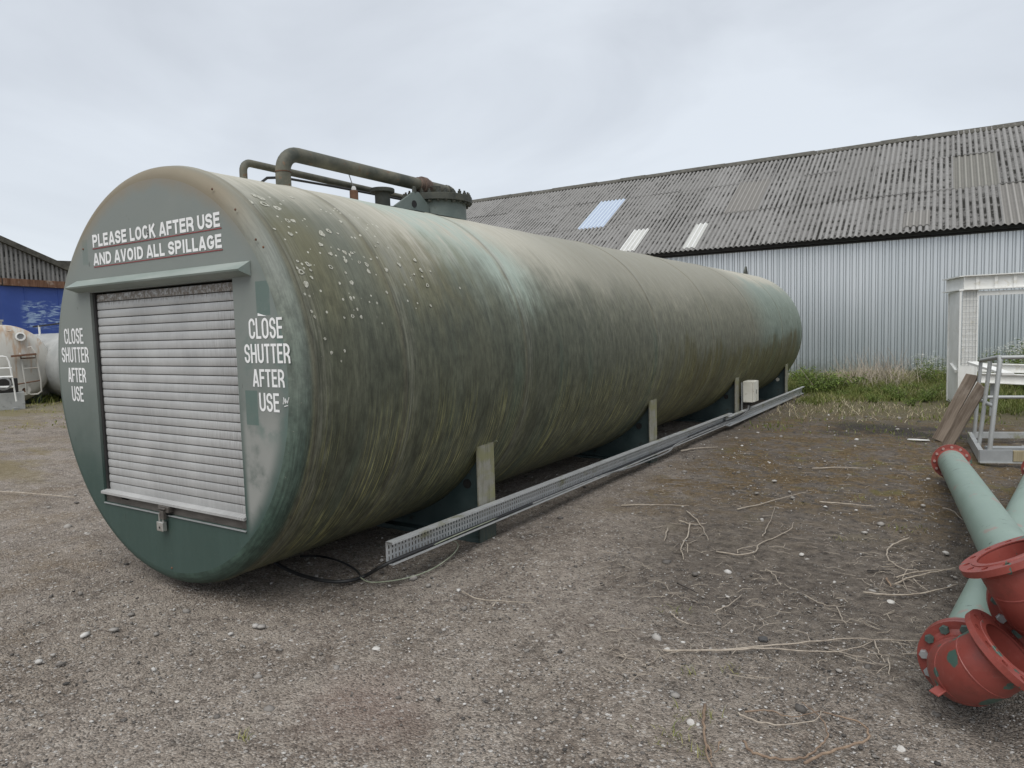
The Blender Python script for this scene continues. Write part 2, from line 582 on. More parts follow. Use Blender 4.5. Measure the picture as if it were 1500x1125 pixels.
def mat_galv(name='galvanised_steel', lo=(0.30, 0.315, 0.32), hi=(0.46, 0.475, 0.475), moss=0.0, metal=0.45):
    k = M(name, 0.48, metal, 0.5)
    P = k.tc()
    n = k.noise(P, 7, 5, .65)
    vn = k.voro(P, 60)['Color']
    col = k.mix(n, lo, hi)
    col = k.mix(k.mul(k.xyz(vn)[0], .25), col, lo)
    if moss > .5:
        pz = k.xyz(P)[2]
        col = k.mix(k.step(k.add(pz, k.mul(k.sub(n, .5), .06)), .15, .11), col, (0.05, 0.068, 0.06))
        st_ = k.noise(k.map(P, (1, 9, 1.2)), 3.0, 5, .7)
        col = k.mix(k.mul(k.step(st_, .48, .66), .75), col, (0.135, 0.125, 0.075))
    if moss:
        g = k.step(k.noise(k.map(P, (1, .5, 1)), 4, 5, .65), .62 - moss * .25, .74 - moss * .2)
        col = k.mix(k.mul(g, .75), col, (0.23, 0.225, 0.10))
        g2 = k.step(k.noise(P, 23, 4, .7), .62, .7)
        col = k.mix(k.mul(g2, .5), col, (0.17, 0.13, 0.085))
    return k.out(col, k.step(n, .2, .8, .4, .62), None, k.bump(k.noise(P, 40, 3), .08, .003))


def mat_roof():
    k = M('mossy_fibre_cement', 0.9, 0, 0.2)
    u, v, _ = k.xyz(k.tc('UV'))
    w = k.pos()
    ph = k.math('COSINE', k.mul(u, 2 * PI / 0.157))
    big = k.noise(w, 0.5, 4, .6)
    n = k.noise(w, 9, 5, .7)
    n2 = k.noise(w, 3.2, 4, .65)
    sp = k.noise(w, 30, 3, .7)
    col = k.mix(n, (0.185, 0.18, 0.172), (0.37, 0.362, 0.35))
    col = k.mix(k.mul(k.step(sp, .56, .72), .6), col, (0.46, 0.45, 0.42))
    col = k.mix(k.mul(k.rnd(), .30), col, (0.16, 0.155, 0.145))
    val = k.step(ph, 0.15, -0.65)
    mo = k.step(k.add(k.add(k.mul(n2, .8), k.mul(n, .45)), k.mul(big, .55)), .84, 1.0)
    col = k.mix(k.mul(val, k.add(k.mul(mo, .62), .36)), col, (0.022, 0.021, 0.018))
    sm = k.mul(k.step(sp, .64, .7), k.step(n2, .5, .62))
    col = k.mix(k.mul(sm, .75), col, (0.035, 0.034, 0.026))
    return k.out(col, .92, None, k.bump(k.add(n, sp), .6, .02))


def mat_roofpanel(name, a, b, rough, spec=.5):
    k = M(name, rough, 0, spec)
    u, v, _ = k.xyz(k.tc('UV'))
    w = k.pos()
    ph = k.math('COSINE', k.mul(u, 2 * PI / 0.157))
    n = k.noise(w, 7, 4, .65)
    col = k.mix(n, a, b)
    col = k.mix(k.mul(k.step(ph, .45, .95), .55), col, tuple(min(.8, q * 1.6) for q in b))
    return k.out(col, rough, None, k.bump(n, .2, .01))


def mat_clad():
    k = M('silver_steel_cladding', 0.34, 0.5, 0.5)
    w = k.pos()
    x, y, z = k.xyz(w)
    n = k.noise(k.map(w, (3, 3, .25)), 1.2, 4, .6)
    f = k.noise(w, 14, 4, .6)
    col = k.mix(n, (0.64, 0.675, 0.695), (0.74, 0.765, 0.78))
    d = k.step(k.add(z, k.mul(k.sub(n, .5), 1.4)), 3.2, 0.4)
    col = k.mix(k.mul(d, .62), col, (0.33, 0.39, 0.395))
    gs = k.mul(k.step(k.add(z, k.mul(k.sub(f, .5), .8)), .7, .15), .6)
    col = k.mix(gs, col, (0.24, 0.27, 0.22))
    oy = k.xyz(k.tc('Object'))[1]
    col = k.mix(k.mul(k.step(oy, .018, .032), .32), col, (0.09, 0.10, 0.105))      # occlusion shade painted into the troughs, together with grime
    col = k.mix(k.mul(k.rnd(), .16), col, (0.42, 0.47, 0.50))
    return k.out(col, k.add(.28, k.mul(f, .14)), None, k.bump(f, .03, .004))


def mat_ground():
    k = M('gritty_yard_ground', 0.92, 0, 0.25)
    w = k.pos()
    x, y, z = k.xyz(w)
    big = k.noise(w, .33, 4, .6)
    med = k.noise(w, 1.5, 6, .65)
    fin = k.noise(w, 11, 6, .7)
    gr = k.voro(w, 95)
    gr2 = k.voro(w, 42)
    g1 = k.xyz(gr['Color'])[0]
    g2 = k.xyz(gr2['Color'])[1]
    col = k.mix(k.step(med, .3, .7), (0.195, 0.160, 0.131), (0.358, 0.310, 0.264))
    col = k.mix(k.mul(k.step(fin, .45, .70), .8), col, (0.39, 0.342, 0.288))
    col = k.mix(k.mul(k.step(fin, .48, .30), .75), col, (0.105, 0.089, 0.075))
    pt = k.noise(k.map(w, (1, 1, 1), (13, 2, 0)), .75, 5, .65)
    col = k.mix(k.step(pt, .36, .66), col, k.mix(.5, col, (0.72, 0.70, 0.67), 'MULTIPLY'))
    col = k.mix(k.mul(k.step(k.noise(k.map(w, (1, 1, 1), (1, 22, 0)), 2.7, 5, .7), .56, .70), .5), col, (0.075, 0.064, 0.055))
    brn = k.mul(k.step(k.noise(k.map(w, (1, 1, 1), (3, 8, 0)), 1.1, 5, .62), .50, .62), k.step(x, 1.5, -1.5))
    col = k.mix(k.mul(brn, .55), col, k.mix(fin, (0.16, 0.112, 0.068), (0.29, 0.232, 0.165)))
    col = k.mix(k.mul(k.step(g1, .34, 0.0), .7), col, (0.060, 0.051, 0.044))
    col = k.mix(k.mul(k.step(g1, .74, .97), .6), col, (0.48, 0.435, 0.385))
    col = k.mix(k.mul(k.mul(k.step(g2, .90, .95), k.step(gr2['Distance'], .5, .3)), .8), col, (0.56, 0.54, 0.51))
    # damp dark soil on the right, moss and dead thatch up the yard
    r = k.mul(k.step(k.add(k.add(x, k.mul(y, .22)), k.mul(k.sub(big, .5), 2.2)), 2.2, 3.5), k.step(k.add(y, k.mul(k.sub(med, .5), 1.5)), .0, 1.9))
    col = k.mix(k.mul(r, .80), col, k.mix(k.step(fin, .3, .72), (0.050, 0.041, 0.034), (0.185, 0.157, 0.128)))
    mo = k.mul(k.step(k.add(x, k.mul(k.sub(med, .5), 1.2)), 1.2, 1.9), k.band(k.add(y, k.mul(k.sub(big, .5), 3.5)), 2.6, 4.6, 9.5, 14.5))
    mo = k.mul(mo, k.step(k.add(k.mul(k.noise(w, 2.3, 6, .7), .6), k.mul(fin, .4)), .45, .55))
    tw = k.noise(k.map(w, (1, 1, 1), (5, 5, 0)), 26, 5, .75)
    col = k.mix(k.mul(mo, .9), col, k.mix(k.step(tw, .32, .68), (0.060, 0.038, 0.016), (0.215, 0.152, 0.078)))
    col = k.mix(k.mul(mo, k.mul(k.step(k.noise(w, 1.9, 4, .6), .55, .68), .55)), col, (0.15, 0.145, 0.05))
    dk = k.mul(k.band(y, 8.4, 9.0, 9.7, 10.6), k.mul(k.band(x, 2.4, 2.9, 4.6, 5.2), k.step(med, .35, .55)))
    col = k.mix(k.mul(dk, .85), col, (0.04, 0.037, 0.035))
    # worn earth and thin grass at the left
    lf = k.mul(k.step(x, -3.0, -7.0), k.step(k.noise(k.map(w, (.4, 1.3, 1)), .9, 4, .6), .48, .6))
    col = k.mix(k.mul(lf, .8), col, k.mix(fin, (0.15, 0.115, 0.055), (0.30, 0.25, 0.14)))
    lg = k.mul(k.step(x, -12.0, -16.0), k.step(med, .3, .55))
    col = k.mix(k.mul(lg, .6), col, (0.20, 0.185, 0.10))
    # reddish spill
    d = k.math('SQRT', k.add(k.math('POWER', k.sub(x, 2.15), 2.0), k.math('POWER', k.mul(k.sub(y, -.35), 1.3), 2.0)))
    rs = k.step(k.add(d, k.mul(k.sub(med, .5), .8)), .55, .1)
    col = k.mix(k.mul(rs, .4), col, (0.17, 0.105, 0.085))
    grs = k.mul(k.step(y, 9.5, 12.5), k.step(x, 1.2, 2.0))
    col = k.mix(k.mul(grs, .8), col, k.mix(fin, (0.10, 0.09, 0.045), (0.19, 0.17, 0.09)))
    h = k.add(k.mul(fin, 1.1), k.sub(1.0, k.add(gr['Distance'], k.mul(gr2['Distance'], .5))))
    return k.out(col, .93, None, k.bump(h, .9, .016))


def mat_tint(name, stops, rough=.8, spec=.3, bump=True):
    k = M(name, rough, 0, spec)
    a = k.new('ShaderNodeAttribute')
    a.attribute_name = 'tint'
    col = k.ramp(a.outputs['Fac'], *stops)
    if bump:
        return k.out(col, None, None, k.bump(k.noise(k.pos(), 160, 3), .4, .003))
    return k.out(col)


def mat_leaf(name, stops):
    k = M(name, .6, 0, .3)
    a = k.new('ShaderNodeAttribute')
    a.attribute_name = 'tint'
    col = k.ramp(a.outputs['Fac'], *stops)
    k.out(col)
    tr = k.new('ShaderNodeBsdfTranslucent')
    k.set(tr, 0, col)
    mx = k.new('ShaderNodeMixShader')
    mx.inputs[0].default_value = .3
    k.t.links.new(k.b.outputs[0], mx.inputs[1])
    k.t.links.new(tr.outputs[0], mx.inputs[2])
    o = [n for n in k.t.nodes if n.type == 'OUTPUT_MATERIAL'][0]
    k.t.links.new(mx.outputs[0], o.inputs[0])
    return k.m


def mat_redpaint():
    k = M('red_oxide_paint', .42, 0, .5)
    w = k.pos()
    n = k.noise(w, 5, 5, .6)
    f = k.noise(w, 30, 4, .65)
    col = k.mix(n, (0.205, 0.041, 0.031), (0.295, 0.067, 0.052))
    col = k.mix(k.mul(k.step(f, .56, .75), .35), col, (0.36, 0.12, 0.10))
    chip = k.step(k.noise(k.map(w, (1, 1, 1), (1.7, 4.4, .2)), 5.5, 4, .58, .6), .612, .62)
    col = k.mix(chip, col, (0.065, 0.125, 0.10))
    c2 = k.step(k.noise(k.map(w, (1, 1, 1), (9, 1, 3)), 16, 4, .6), .70, .715)
    col = k.mix(c2, col, (0.05, 0.085, 0.07))
    gm = k.noise(k.map(w, (1, 1, 1), (3, 3, 1)), 8, 6, .7)
    col = k.mix(k.mul(k.step(gm, .50, .68), .38), col, (0.10, 0.035, 0.026))
    col = k.mix(k.mul(k.step(k.noise(w, 60, 4, .7), .60, .72), .5), col, (0.09, 0.045, 0.035))
    wz = k.xyz(w)[2]
    col = k.mix(k.mul(k.step(k.add(wz, k.mul(k.sub(n, .5), .1)), .12, .02), .5), col, (0.12, 0.085, 0.07))
    return k.out(col, k.step(n, .2, .8, .36, .55), None, k.bump(k.sub(f, k.mul(chip, 1.5)), .15, .004))


def mat_greenpipe():
    k = M('pale_green_pipe_paint', .45, 0, .5)
    w = k.pos()
    n = k.noise(w, 4, 5, .6)
    f = k.noise(k.map(w, (1, .6, 1)), 26, 4, .7)
    col = k.mix(n, (0.175, 0.25, 0.21), (0.255, 0.33, 0.285))
    wyy = k.xyz(w)[1]
    ch = k.step(k.add(k.noise(k.map(w, (2.2, 7, 2.2), (2, 0, 5)), 2.6, 5, .68), k.step(wyy, 3.5, 6.0, 0.0, .06)), .655, .67)
    col = k.mix(k.mul(ch, .9), col, (0.035, 0.04, 0.038))
    c2 = k.step(k.noise(k.map(w, (1, .7, 1), (4.5, 2.2, 1)), 4.4, 4, .6), .62, .64)
    col = k.mix(k.mul(c2, .55), col, (0.33, 0.19, 0.165))
    col = k.mix(k.mul(k.step(f, .6, .78), .35), col, (0.40, 0.43, 0.38))
    return k.out(col, k.step(n, .2, .8, .38, .56), None, k.bump(k.sub(f, ch), .1, .004))


def mat_rusttank():
    k = M('rust_streaked_white_tank', .6, 0, .4)
    w = k.tc()
    n = k.noise(w, 1.2, 5, .62)
    s_ = k.noise(k.map(w, (3, 3, .5)), 2.0, 5, .65)
    col = k.mix(n, (0.41, 0.40, 0.36), (0.55, 0.535, 0.49))
    z = k.xyz(w)[2]
    col = k.mix(k.mul(k.step(k.add(s_, k.mul(z, .11)), .64, .82), .6), col, k.mix(n, (0.30, 0.15, 0.055), (0.42, 0.25, 0.12)))
    col = k.mix(k.mul(k.step(k.noise(w, 8, 4, .7), .6, .7), .4), col, (0.28, 0.25, 0.20))
    return k.out(col, .6, None, k.bump(s_, .1, .01))


def mat_blue():
    k = M('scuffed_blue_sheet', .5, 0, .4)
    w = k.pos()
    n = k.noise(w, 1.5, 5, .6)
    col = k.mix(n, (0.028, 0.062, 0.25), (0.055, 0.105, 0.37))
    # pale scuff marks at one place
    y = k.xyz(w)[1]; z = k.xyz(w)[2]
    reg = k.mul(k.band(y, 9.95, 10.25, 11.3, 11.6), k.band(z, 2.1, 2.4, 3.15, 3.35))
    st = k.noise(k.map(w, (1, 1.2, 6), (0, .4, 0)), 1.7, 5, .65, 1.0)
    col = k.mix(k.mul(reg, k.mul(k.step(st, .46, .60), .85)), col, (0.38, 0.50, 0.66))
    rn = k.noise(k.map(w, (1, 6, .6)), 1.5, 4, .6)
    col = k.mix(k.mul(k.step(rn, .6, .72), .3), col, (0.10, 0.14, 0.28))
    return k.out(col, .5, None, k.bump(n, .1, .01))


def mat_wood(name, a, b, c):
    k = M(name, .85, 0, .2)
    P = k.tc()
    g = k.noise(k.map(P, (14, 14, .9)), 1.7, 5, .65)
    n = k.noise(P, 3, 4, .6)
    col = k.mix(k.step(g, .3, .7), a, b)
    col = k.mix(k.mul(k.step(n, .5, .68), .6), col, c)
    return k.out(col, .85, None, k.bump(g, .5, .006))


MAT = dict(
    shell=mat_shell(), face=mat_face(), slat=mat_slat(), galv=mat_galv(),
    tray=mat_galv('tray_galvanised', (0.42, 0.435, 0.435), (0.60, 0.605, 0.595), .2, .25),
    post=mat_galv('moss_stained_plate', (0.20, 0.195, 0.165), (0.37, 0.355, 0.30), .55, 0.0),
    rail=mat_galv('galvanised_tube', (0.34, 0.35, 0.345), (0.50, 0.51, 0.50), .2, .35),
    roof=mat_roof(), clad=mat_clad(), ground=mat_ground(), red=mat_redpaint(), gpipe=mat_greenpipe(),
    rtank=mat_rusttank(), blue=mat_blue(),
    sky_panel=mat_roofpanel('bluish_clear_roof_sheet', (0.33, 0.39, 0.50), (0.44, 0.50, 0.60), .3, .6),
    white_panel=mat_roofpanel('white_roof_strip', (0.40, 0.40, 0.375), (0.56, 0.56, 0.53), .7),
    old_panel=mat_roofpanel('yellowed_roof_sheet', (0.125, 0.120, 0.105), (0.20, 0.193, 0.17), .7),
    brown_panel=mat_roofpanel('brown_roof_sheet', (0.15, 0.142, 0.13), (0.215, 0.206, 0.19), .8),
    ridge=simple('mossy_ridge', (0.050, 0.047, 0.038), (0.115, 0.108, 0.090), 7, .95, 0, .6, c3=(0.035, 0.035, 0.02)),
    black=simple('black_gutter', (0.010, 0.010, 0.011), (0.022, 0.022, 0.023), 8, .5),
    concrete=simple('rough_concrete', (0.22, 0.21, 0.19), (0.34, 0.33, 0.30), 5, .9, 0, .5, c3=(0.12, 0.12, 0.09)),
    dgreen=simple('dark_green_saddle_paint', (0.035, 0.060, 0.060), (0.060, 0.088, 0.088), 3, .5, c3=(0.045, 0.045, 0.04)),
    neck=simple('grey_green_paint', (0.115, 0.145, 0.13), (0.165, 0.195, 0.175), 5, .5, c3=(0.12, 0.14, 0.12)),
    hood=simple('pale_grey_green_paint', (0.20, 0.245, 0.22), (0.29, 0.325, 0.30), 6, .5, stretch=(.3, 1, 1)),
    bronze=simple('dull_brown_coupling', (0.075, 0.05, 0.038), (0.15, 0.105, 0.08), 14, .75, 0, .5),
    opipe=simple('weathered_olive_pipe', (0.05, 0.055, 0.042), (0.16, 0.15, 0.11), 5, .65, 0, .3, c3=(0.15, 0.095, 0.055)),
    cover=simple('dark_bolted_cover', (0.030, 0.034, 0.028), (0.070, 0.073, 0.058), 9, .7, 0, .4, c3=(0.10, 0.085, 0.055)),
    rust=simple('brown_rust', (0.085, 0.042, 0.025), (0.19, 0.10, 0.06), 14, .85, 0, .5, c3=(0.05, 0.03, 0.022)),
    letters=simple('white_vinyl', (0.76, 0.76, 0.75), (0.84, 0.84, 0.83), 5, .5, 0, .02),
    redline=simple('dark_red_line', (0.20, 0.035, 0.035), (0.28, 0.055, 0.055), 8, .6),
    darkin=simple('dark_recess', (0.012, 0.012, 0.012), (0.03, 0.028, 0.026), 5, .8),
    chrome=simple('padlock_steel', (0.42, 0.41, 0.38), (0.60, 0.59, 0.56), 20, .35, .7),
    seal=simple('brown_grey_metal', (0.07, 0.062, 0.055), (0.15, 0.135, 0.12), 14, .55, .3, .3, stretch=(.3, 1, 1)),
    lichen=simple('grey_white_lichen', (0.30, 0.295, 0.235), (0.56, 0.55, 0.48), 75, .9, 0, .6, c3=(0.24, 0.235, 0.18)),
    cream=simple('cream_box_plastic', (0.60, 0.58, 0.50), (0.70, 0.685, 0.61), 4, .5, c3=(0.45, 0.42, 0.33)),
    cable=simple('black_cable', (0.012, 0.012, 0.013), (0.03, 0.03, 0.03), 12, .5),
    gcable=simple('grey_cable', (0.16, 0.165, 0.165), (0.27, 0.27, 0.26), 12, .6),
    earth=simple('faded_earth_wire', (0.22, 0.25, 0.17), (0.36, 0.38, 0.29), 12, .6),
    white=simple('chipped_white_paint', (0.72, 0.715, 0.68), (0.81, 0.81, 0.785), 3, .5, 0, .1, c3=(0.66, 0.64, 0.57)),
    plank=mat_wood('grey_brown_timber', (0.12, 0.093, 0.072), (0.27, 0.22, 0.175), (0.34, 0.295, 0.25)),
    fascia=mat_wood('rusty_brown_board', (0.10, 0.05, 0.03), (0.23, 0.13, 0.085), (0.40, 0.33, 0.27)),
    ptimber=mat_wood('pale_timber', (0.26, 0.22, 0.14), (0.38, 0.33, 0.22), (0.22, 0.19, 0.14)),
    ltank=simple('pale_grey_tank_paint', (0.30, 0.31, 0.30), (0.40, 0.405, 0.39), 2, .55, c3=(0.25, 0.25, 0.24)),
    twig=simple('pale_dry_stem', (0.27, 0.225, 0.18), (0.44, 0.385, 0.315), 30, .85),
    dtwig=simple('brown_dry_stem', (0.17, 0.115, 0.08), (0.29, 0.21, 0.145), 30, .85),
    btwig=simple('dark_stick', (0.03, 0.026, 0.022), (0.06, 0.05, 0.045), 30, .85),
    litter=simple('white_scrap', (0.62, 0.62, 0.60), (0.78, 0.78, 0.76), 14, .7),
    stone=mat_tint('loose_stones', ((0, (0.045, 0.042, 0.04)), (.4, (0.17, 0.155, 0.14)), (.75, (0.34, 0.32, 0.295)), (1, (0.60, 0.585, 0.56)))),
    green_grass=mat_leaf('green_grass_blades', ((0, (0.085, 0.115, 0.026)), (.5, (0.165, 0.195, 0.05)), (1, (0.33, 0.31, 0.13)))),
    dry_grass=mat_leaf('straw_grass_blades', ((0, (0.24, 0.19, 0.11)), (.5, (0.42, 0.355, 0.235)), (1, (0.60, 0.54, 0.40)))),
    leaf=mat_leaf('weed_leaves', ((0, (0.08, 0.125, 0.026)), (.5, (0.17, 0.24, 0.05)), (1, (0.30, 0.37, 0.10)))),
    petal=mat_leaf('white_petals', ((0, (0.66, 0.66, 0.60)), (1, (0.78, 0.78, 0.72)))),
    stalk=simple('weed_stalk', (0.08, 0.10, 0.035), (0.13, 0.15, 0.06), 10, .7),
)


# ================================================================== GROUND AND SKY STRUCTURE
def ground():
    def coords(a, b, lo, hi, fine, far):
        c = list(np.arange(lo, hi + 1e-6, fine))
        st = fine
        x = lo
        left = []
        while x > a:
            st *= 1.16; x -= st; left.append(x)
        st = fine; x = hi; right = []
        while x < b:
            st *= 1.16; x += st; right.append(x)
        return np.array(left[::-1] + c + right)
    xs = coords(-600, 600, -3.0, 6.0, .035, 0)
    ys = coords(-600, 600, -2.0, 9.0, .035, 0)
    X, Y = np.meshgrid(xs, ys, indexing='ij')

    def vn(X, Y, sc, seed):
        r = np.random.default_rng(seed)
        T = r.random((256, 256))
        x = X * sc; y = Y * sc
        xi = np.floor(x).astype(int); yi = np.floor(y).astype(int)
        fx = x - xi; fy = y - yi
        fx = fx * fx * (3 - 2 * fx); fy = fy * fy * (3 - 2 * fy)
        g = lambda i, j: T[i % 256, j % 256]
        return (g(xi, yi) * (1 - fx) * (1 - fy) + g(xi + 1, yi) * fx * (1 - fy) + g(xi, yi + 1) * (1 - fx) * fy + g(xi + 1, yi + 1) * fx * fy) - .5
    near = np.clip(1 - (np.hypot(X - 2, Y - 3) - 8) / 10, 0, 1)
    Z = near * (vn(X, Y, 1.1, 1) * .024 + vn(X, Y, 3.7, 2) * .016 + vn(X, Y, 11, 3) * (.008 + .014 * np.clip((X - 1.6) / 1.5, 0, 1) * np.clip((Y - .5) / 2, 0, 1)))
    # wheel ruts running past the front of the tank
    for off in (0.0, .22, .5):
        d = (X * .30 + Y * .95) + 1.15 + off + .1 * np.sin(X * .7)
        Z -= near * .028 * np.exp(-(d / .08) ** 2) * (X < .4)
        Z += near * .014 * np.exp(-((d - .15) / .06) ** 2) * (X < .4)
    # a slight fall towards the far right where the second pipe lies
    Z -= .10 * np.exp(-(((X - 5.5) / .9) ** 2 + ((Y - 6.4) / 1.8) ** 2))
    Z -= .013
    nx, ny = X.shape
    v = np.stack([X, Y, Z], -1).reshape(-1, 3)
    i, j = np.meshgrid(np.arange(nx - 1), np.arange(ny - 1), indexing='ij')
    a = (i * ny + j).ravel()
    f = np.stack([a, a + ny, a + ny + 1, a + 1], -1)
    o = np_mesh('ground', v, f, MAT['ground'], smooth=True)
    tag(o, 'brown grey gritty yard ground with ruts and moss', None, None, 'structure')
    return o


ground()


# ================================================================== SHED ON THE RIGHT
SH_D = 0.0287
SH_Y = 19.864
EAVE, SLOPE, PIT = 4.053, 7.60, 0.5343
sx = Vector((math.cos(SH_D), math.sin(SH_D), 0))
sy = Vector((-math.sin(SH_D), math.cos(SH_D), 0))
U0, U1 = -9.95 - 11 * 1.1, -9.95 + 17 * 1.1     # sheet grid along the building


def shed():
    root = thing('corrugated_shed', 'long shed with silver ribbed wall and mossy grey corrugated roof', 'shed', (2, SH_Y, 0), SH_D)
    # --- wall cladding sheets, one object each
    pitch = .166
    prof = [(0, 0), (.076, 0), (.081, .034), (.092, .034), (.097, .002), (.132, .002), (.138, .034), (.160, .034), (.166, 0)]
    W1 = pitch * 6
    mb = MB()
    pts = []
    for i in range(6):
        pts += [(i * pitch + a, b) for a, b in prof[:-1]]
    pts.append((6 * pitch, 0))
    zt, zb = 4.0, .125
    vs = []
    for (x, y) in pts:
        vs += [(x, y, zb), (x, y, zt)]
    mb.add(vs, [(2 * i, 2 * i + 2, 2 * i + 3, 2 * i + 1) for i in range(len(pts) - 1)])
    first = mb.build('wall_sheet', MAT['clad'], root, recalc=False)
    n = int((U1 - U0) / W1)
    first.location = (U0 + .5, 0, 0)
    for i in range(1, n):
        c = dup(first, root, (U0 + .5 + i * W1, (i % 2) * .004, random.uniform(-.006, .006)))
    ue = U0 + .5 + n * W1
    # plinth of concrete blocks
    x = U0 + .5
    pl = MB().box((0, -.03, -.05), (1.18, .15, .123)).build('plinth_block', MAT['concrete'], root, bevel=.006)
    pl.location = (x, 0, 0)
    while x + 1.2 < ue - 1.2:
        x += 1.19
        dup(pl, root, (x, random.uniform(-.006, .006), random.uniform(-.004, .002)))
    # gable ends and back
    ridge_v = -.25 + SLOPE * math.cos(PIT); ridge_z = EAVE + SLOPE * math.sin(PIT)
    g = MB()
    for xx in (U0 + .52, ue - .02):
        g.prism([(.03, -.05), (2 * ridge_v, -.05), (2 * ridge_v, 4.0), (ridge_v, ridge_z - .12), (.03, 4.0)], 0, xx, xx + .06)
    g.box((U0 + .6, 2 * ridge_v - .05, -.05), (ue - .05, 2 * ridge_v, 4.0))
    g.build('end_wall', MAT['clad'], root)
    # --- roof sheets: 7 waves of 157 mm, three rows
    def sheet(w0, w1, s0, s1, name, mat, amp=.027, lift=0.0, thick=.008):
        ns = max(2, int(round((w1 - w0) / .157 * 8)))
        mb = MB(); vs = []; uv = []
        for k in range(ns + 1):
            u = w0 + (w1 - w0) * k / ns
            h = amp * math.cos(2 * PI * u / .157)
            for (s_, dz) in ((s0, -thick), (s0, 0), (s1, 0)):
                vs.append((u, s_ * math.cos(PIT) - math.sin(PIT) * (h + dz + lift), s_ * math.sin(PIT) + math.cos(PIT) * (h + dz + lift)))
                uv.append((u, s_))
        fs = []
        for k in range(ns):
            a = 3 * k
            fs += [(a, a + 3, a + 4, a + 1), (a + 1, a + 4, a + 5, a + 2)]
        mb.add(vs, fs)
        mb.uv = uv
        return mb.build(name, mat, root, smooth=50, recalc=False)
    SW = 7 * .157
    ncol = int((U1 - U0) / SW)
    phase = -9.95 - round((-9.95 - U0) / SW) * SW
    rows = [(-.08, 2.72, .0), (2.60, 5.34, .0), (5.22, 7.52, .0)]
    special = {}
    for ri, (s0, s1, _) in enumerate(rows):
        proto = None
        for ci in range(ncol):
            u = phase + ci * SW
            tilt = random.uniform(-.0015, .0015)
            matk = 'roof'
            cen = u + SW / 2
            if ri == 1 and abs(cen - (-9.4)) < .5: matk = 'sky_panel'
            elif ri == 1 and abs(cen - 2.85) < .55: matk = 'old_panel'
            elif ri == 1 and abs(cen - (-4.0)) < .55: matk = 'brown_panel'
            elif ri == 0 and abs(cen - 3.95) < .55: matk = 'brown_panel'
            base = (u, -.25, EAVE + .014 * ri + random.uniform(-.004, .004))
            if proto is None:
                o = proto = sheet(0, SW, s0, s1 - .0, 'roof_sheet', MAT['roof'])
                o.location = base
            else:
                o = dup(proto, root, base)
            o.rotation_euler = (tilt, random.uniform(-.003, .003), 0)
            if matk != 'roof':
                o.data = o.data.copy()
                o.data.materials[0] = MAT[matk]
                o['label'] = {'sky_panel': 'bluish clear roof sheet', 'old_panel': 'yellowed clear roof sheet', 'brown_panel': 'smooth brown roof sheet'}[matk]
    for (u0, u1, s0, s1, mk, lb) in ((-7.50, -6.90, .22, 1.95, 'white_panel', 'white roof strip'), (-5.22, -4.79, .08, 1.93, 'white_panel', 'white roof strip'), (.94, 1.58, .25, 1.24, 'brown_panel', 'small brown roof patch')):
        o = sheet(u0 - phase, u1 - phase, s0, s1, 'roof_patch', MAT[mk], lift=.02)
        o.location = (phase, -.25, EAVE)
        o['label'] = lb
    # back slope
    bs = MB()
    bs.add([(U0, ridge_v - .02, ridge_z), (ue, ridge_v - .02, ridge_z), (ue, 2 * ridge_v + .25, EAVE), (U0, 2 * ridge_v + .25, EAVE)], [(0, 1, 2, 3)])
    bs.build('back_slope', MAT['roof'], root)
    # ridge caps, one object each
    cap = MB()
    L = 1.12
    cs, sn = math.cos(PIT), math.sin(PIT)
    sec = [(-.40 * cs, -.40 * sn - .0), (-.40 * cs + .004, -.40 * sn + .03), (-.06, -.02), (0, .015), (.06, -.02), (.4 * cs, -.4 * sn + .03), (.4 * cs, -.4 * sn)]
    cap.prism(sec, 0, 0, L)
    c0 = cap.build('ridge_cap', MAT['ridge'], root)
    c0.location = (phase, ridge_v, ridge_z + .045)
    i = 1
    while phase + (i + 1) * 1.1 < ue:
        dup(c0, root, (phase + i * 1.1, ridge_v + random.uniform(-.01, .01), ridge_z + .045 + random.uniform(-.012, .022)), (random.uniform(-.02, .02), random.uniform(-.006, .006), 0))
        i += 1
    # gutter and eaves board
    gt = MB()
    sec = [(-.06 + .075 * math.cos(t), .075 * math.sin(t)) for t in np.linspace(PI, 2 * PI, 9)]
    sec += [(-.06 + .067 * math.cos(t), .067 * math.sin(t)) for t in np.linspace(2 * PI, PI, 9)]
    gt.prism(sec, 0, U0 + .3, ue)
    go = gt.build('gutter', MAT['black'], root, smooth=40)
    go.location = (0, -.115, EAVE - .065)
    fb = MB().box((U0 + .45, -.045, EAVE - .19), (ue, -.026, EAVE + .02))
    fb.build('eaves_board', MAT['black'], root)
    return root


shed()


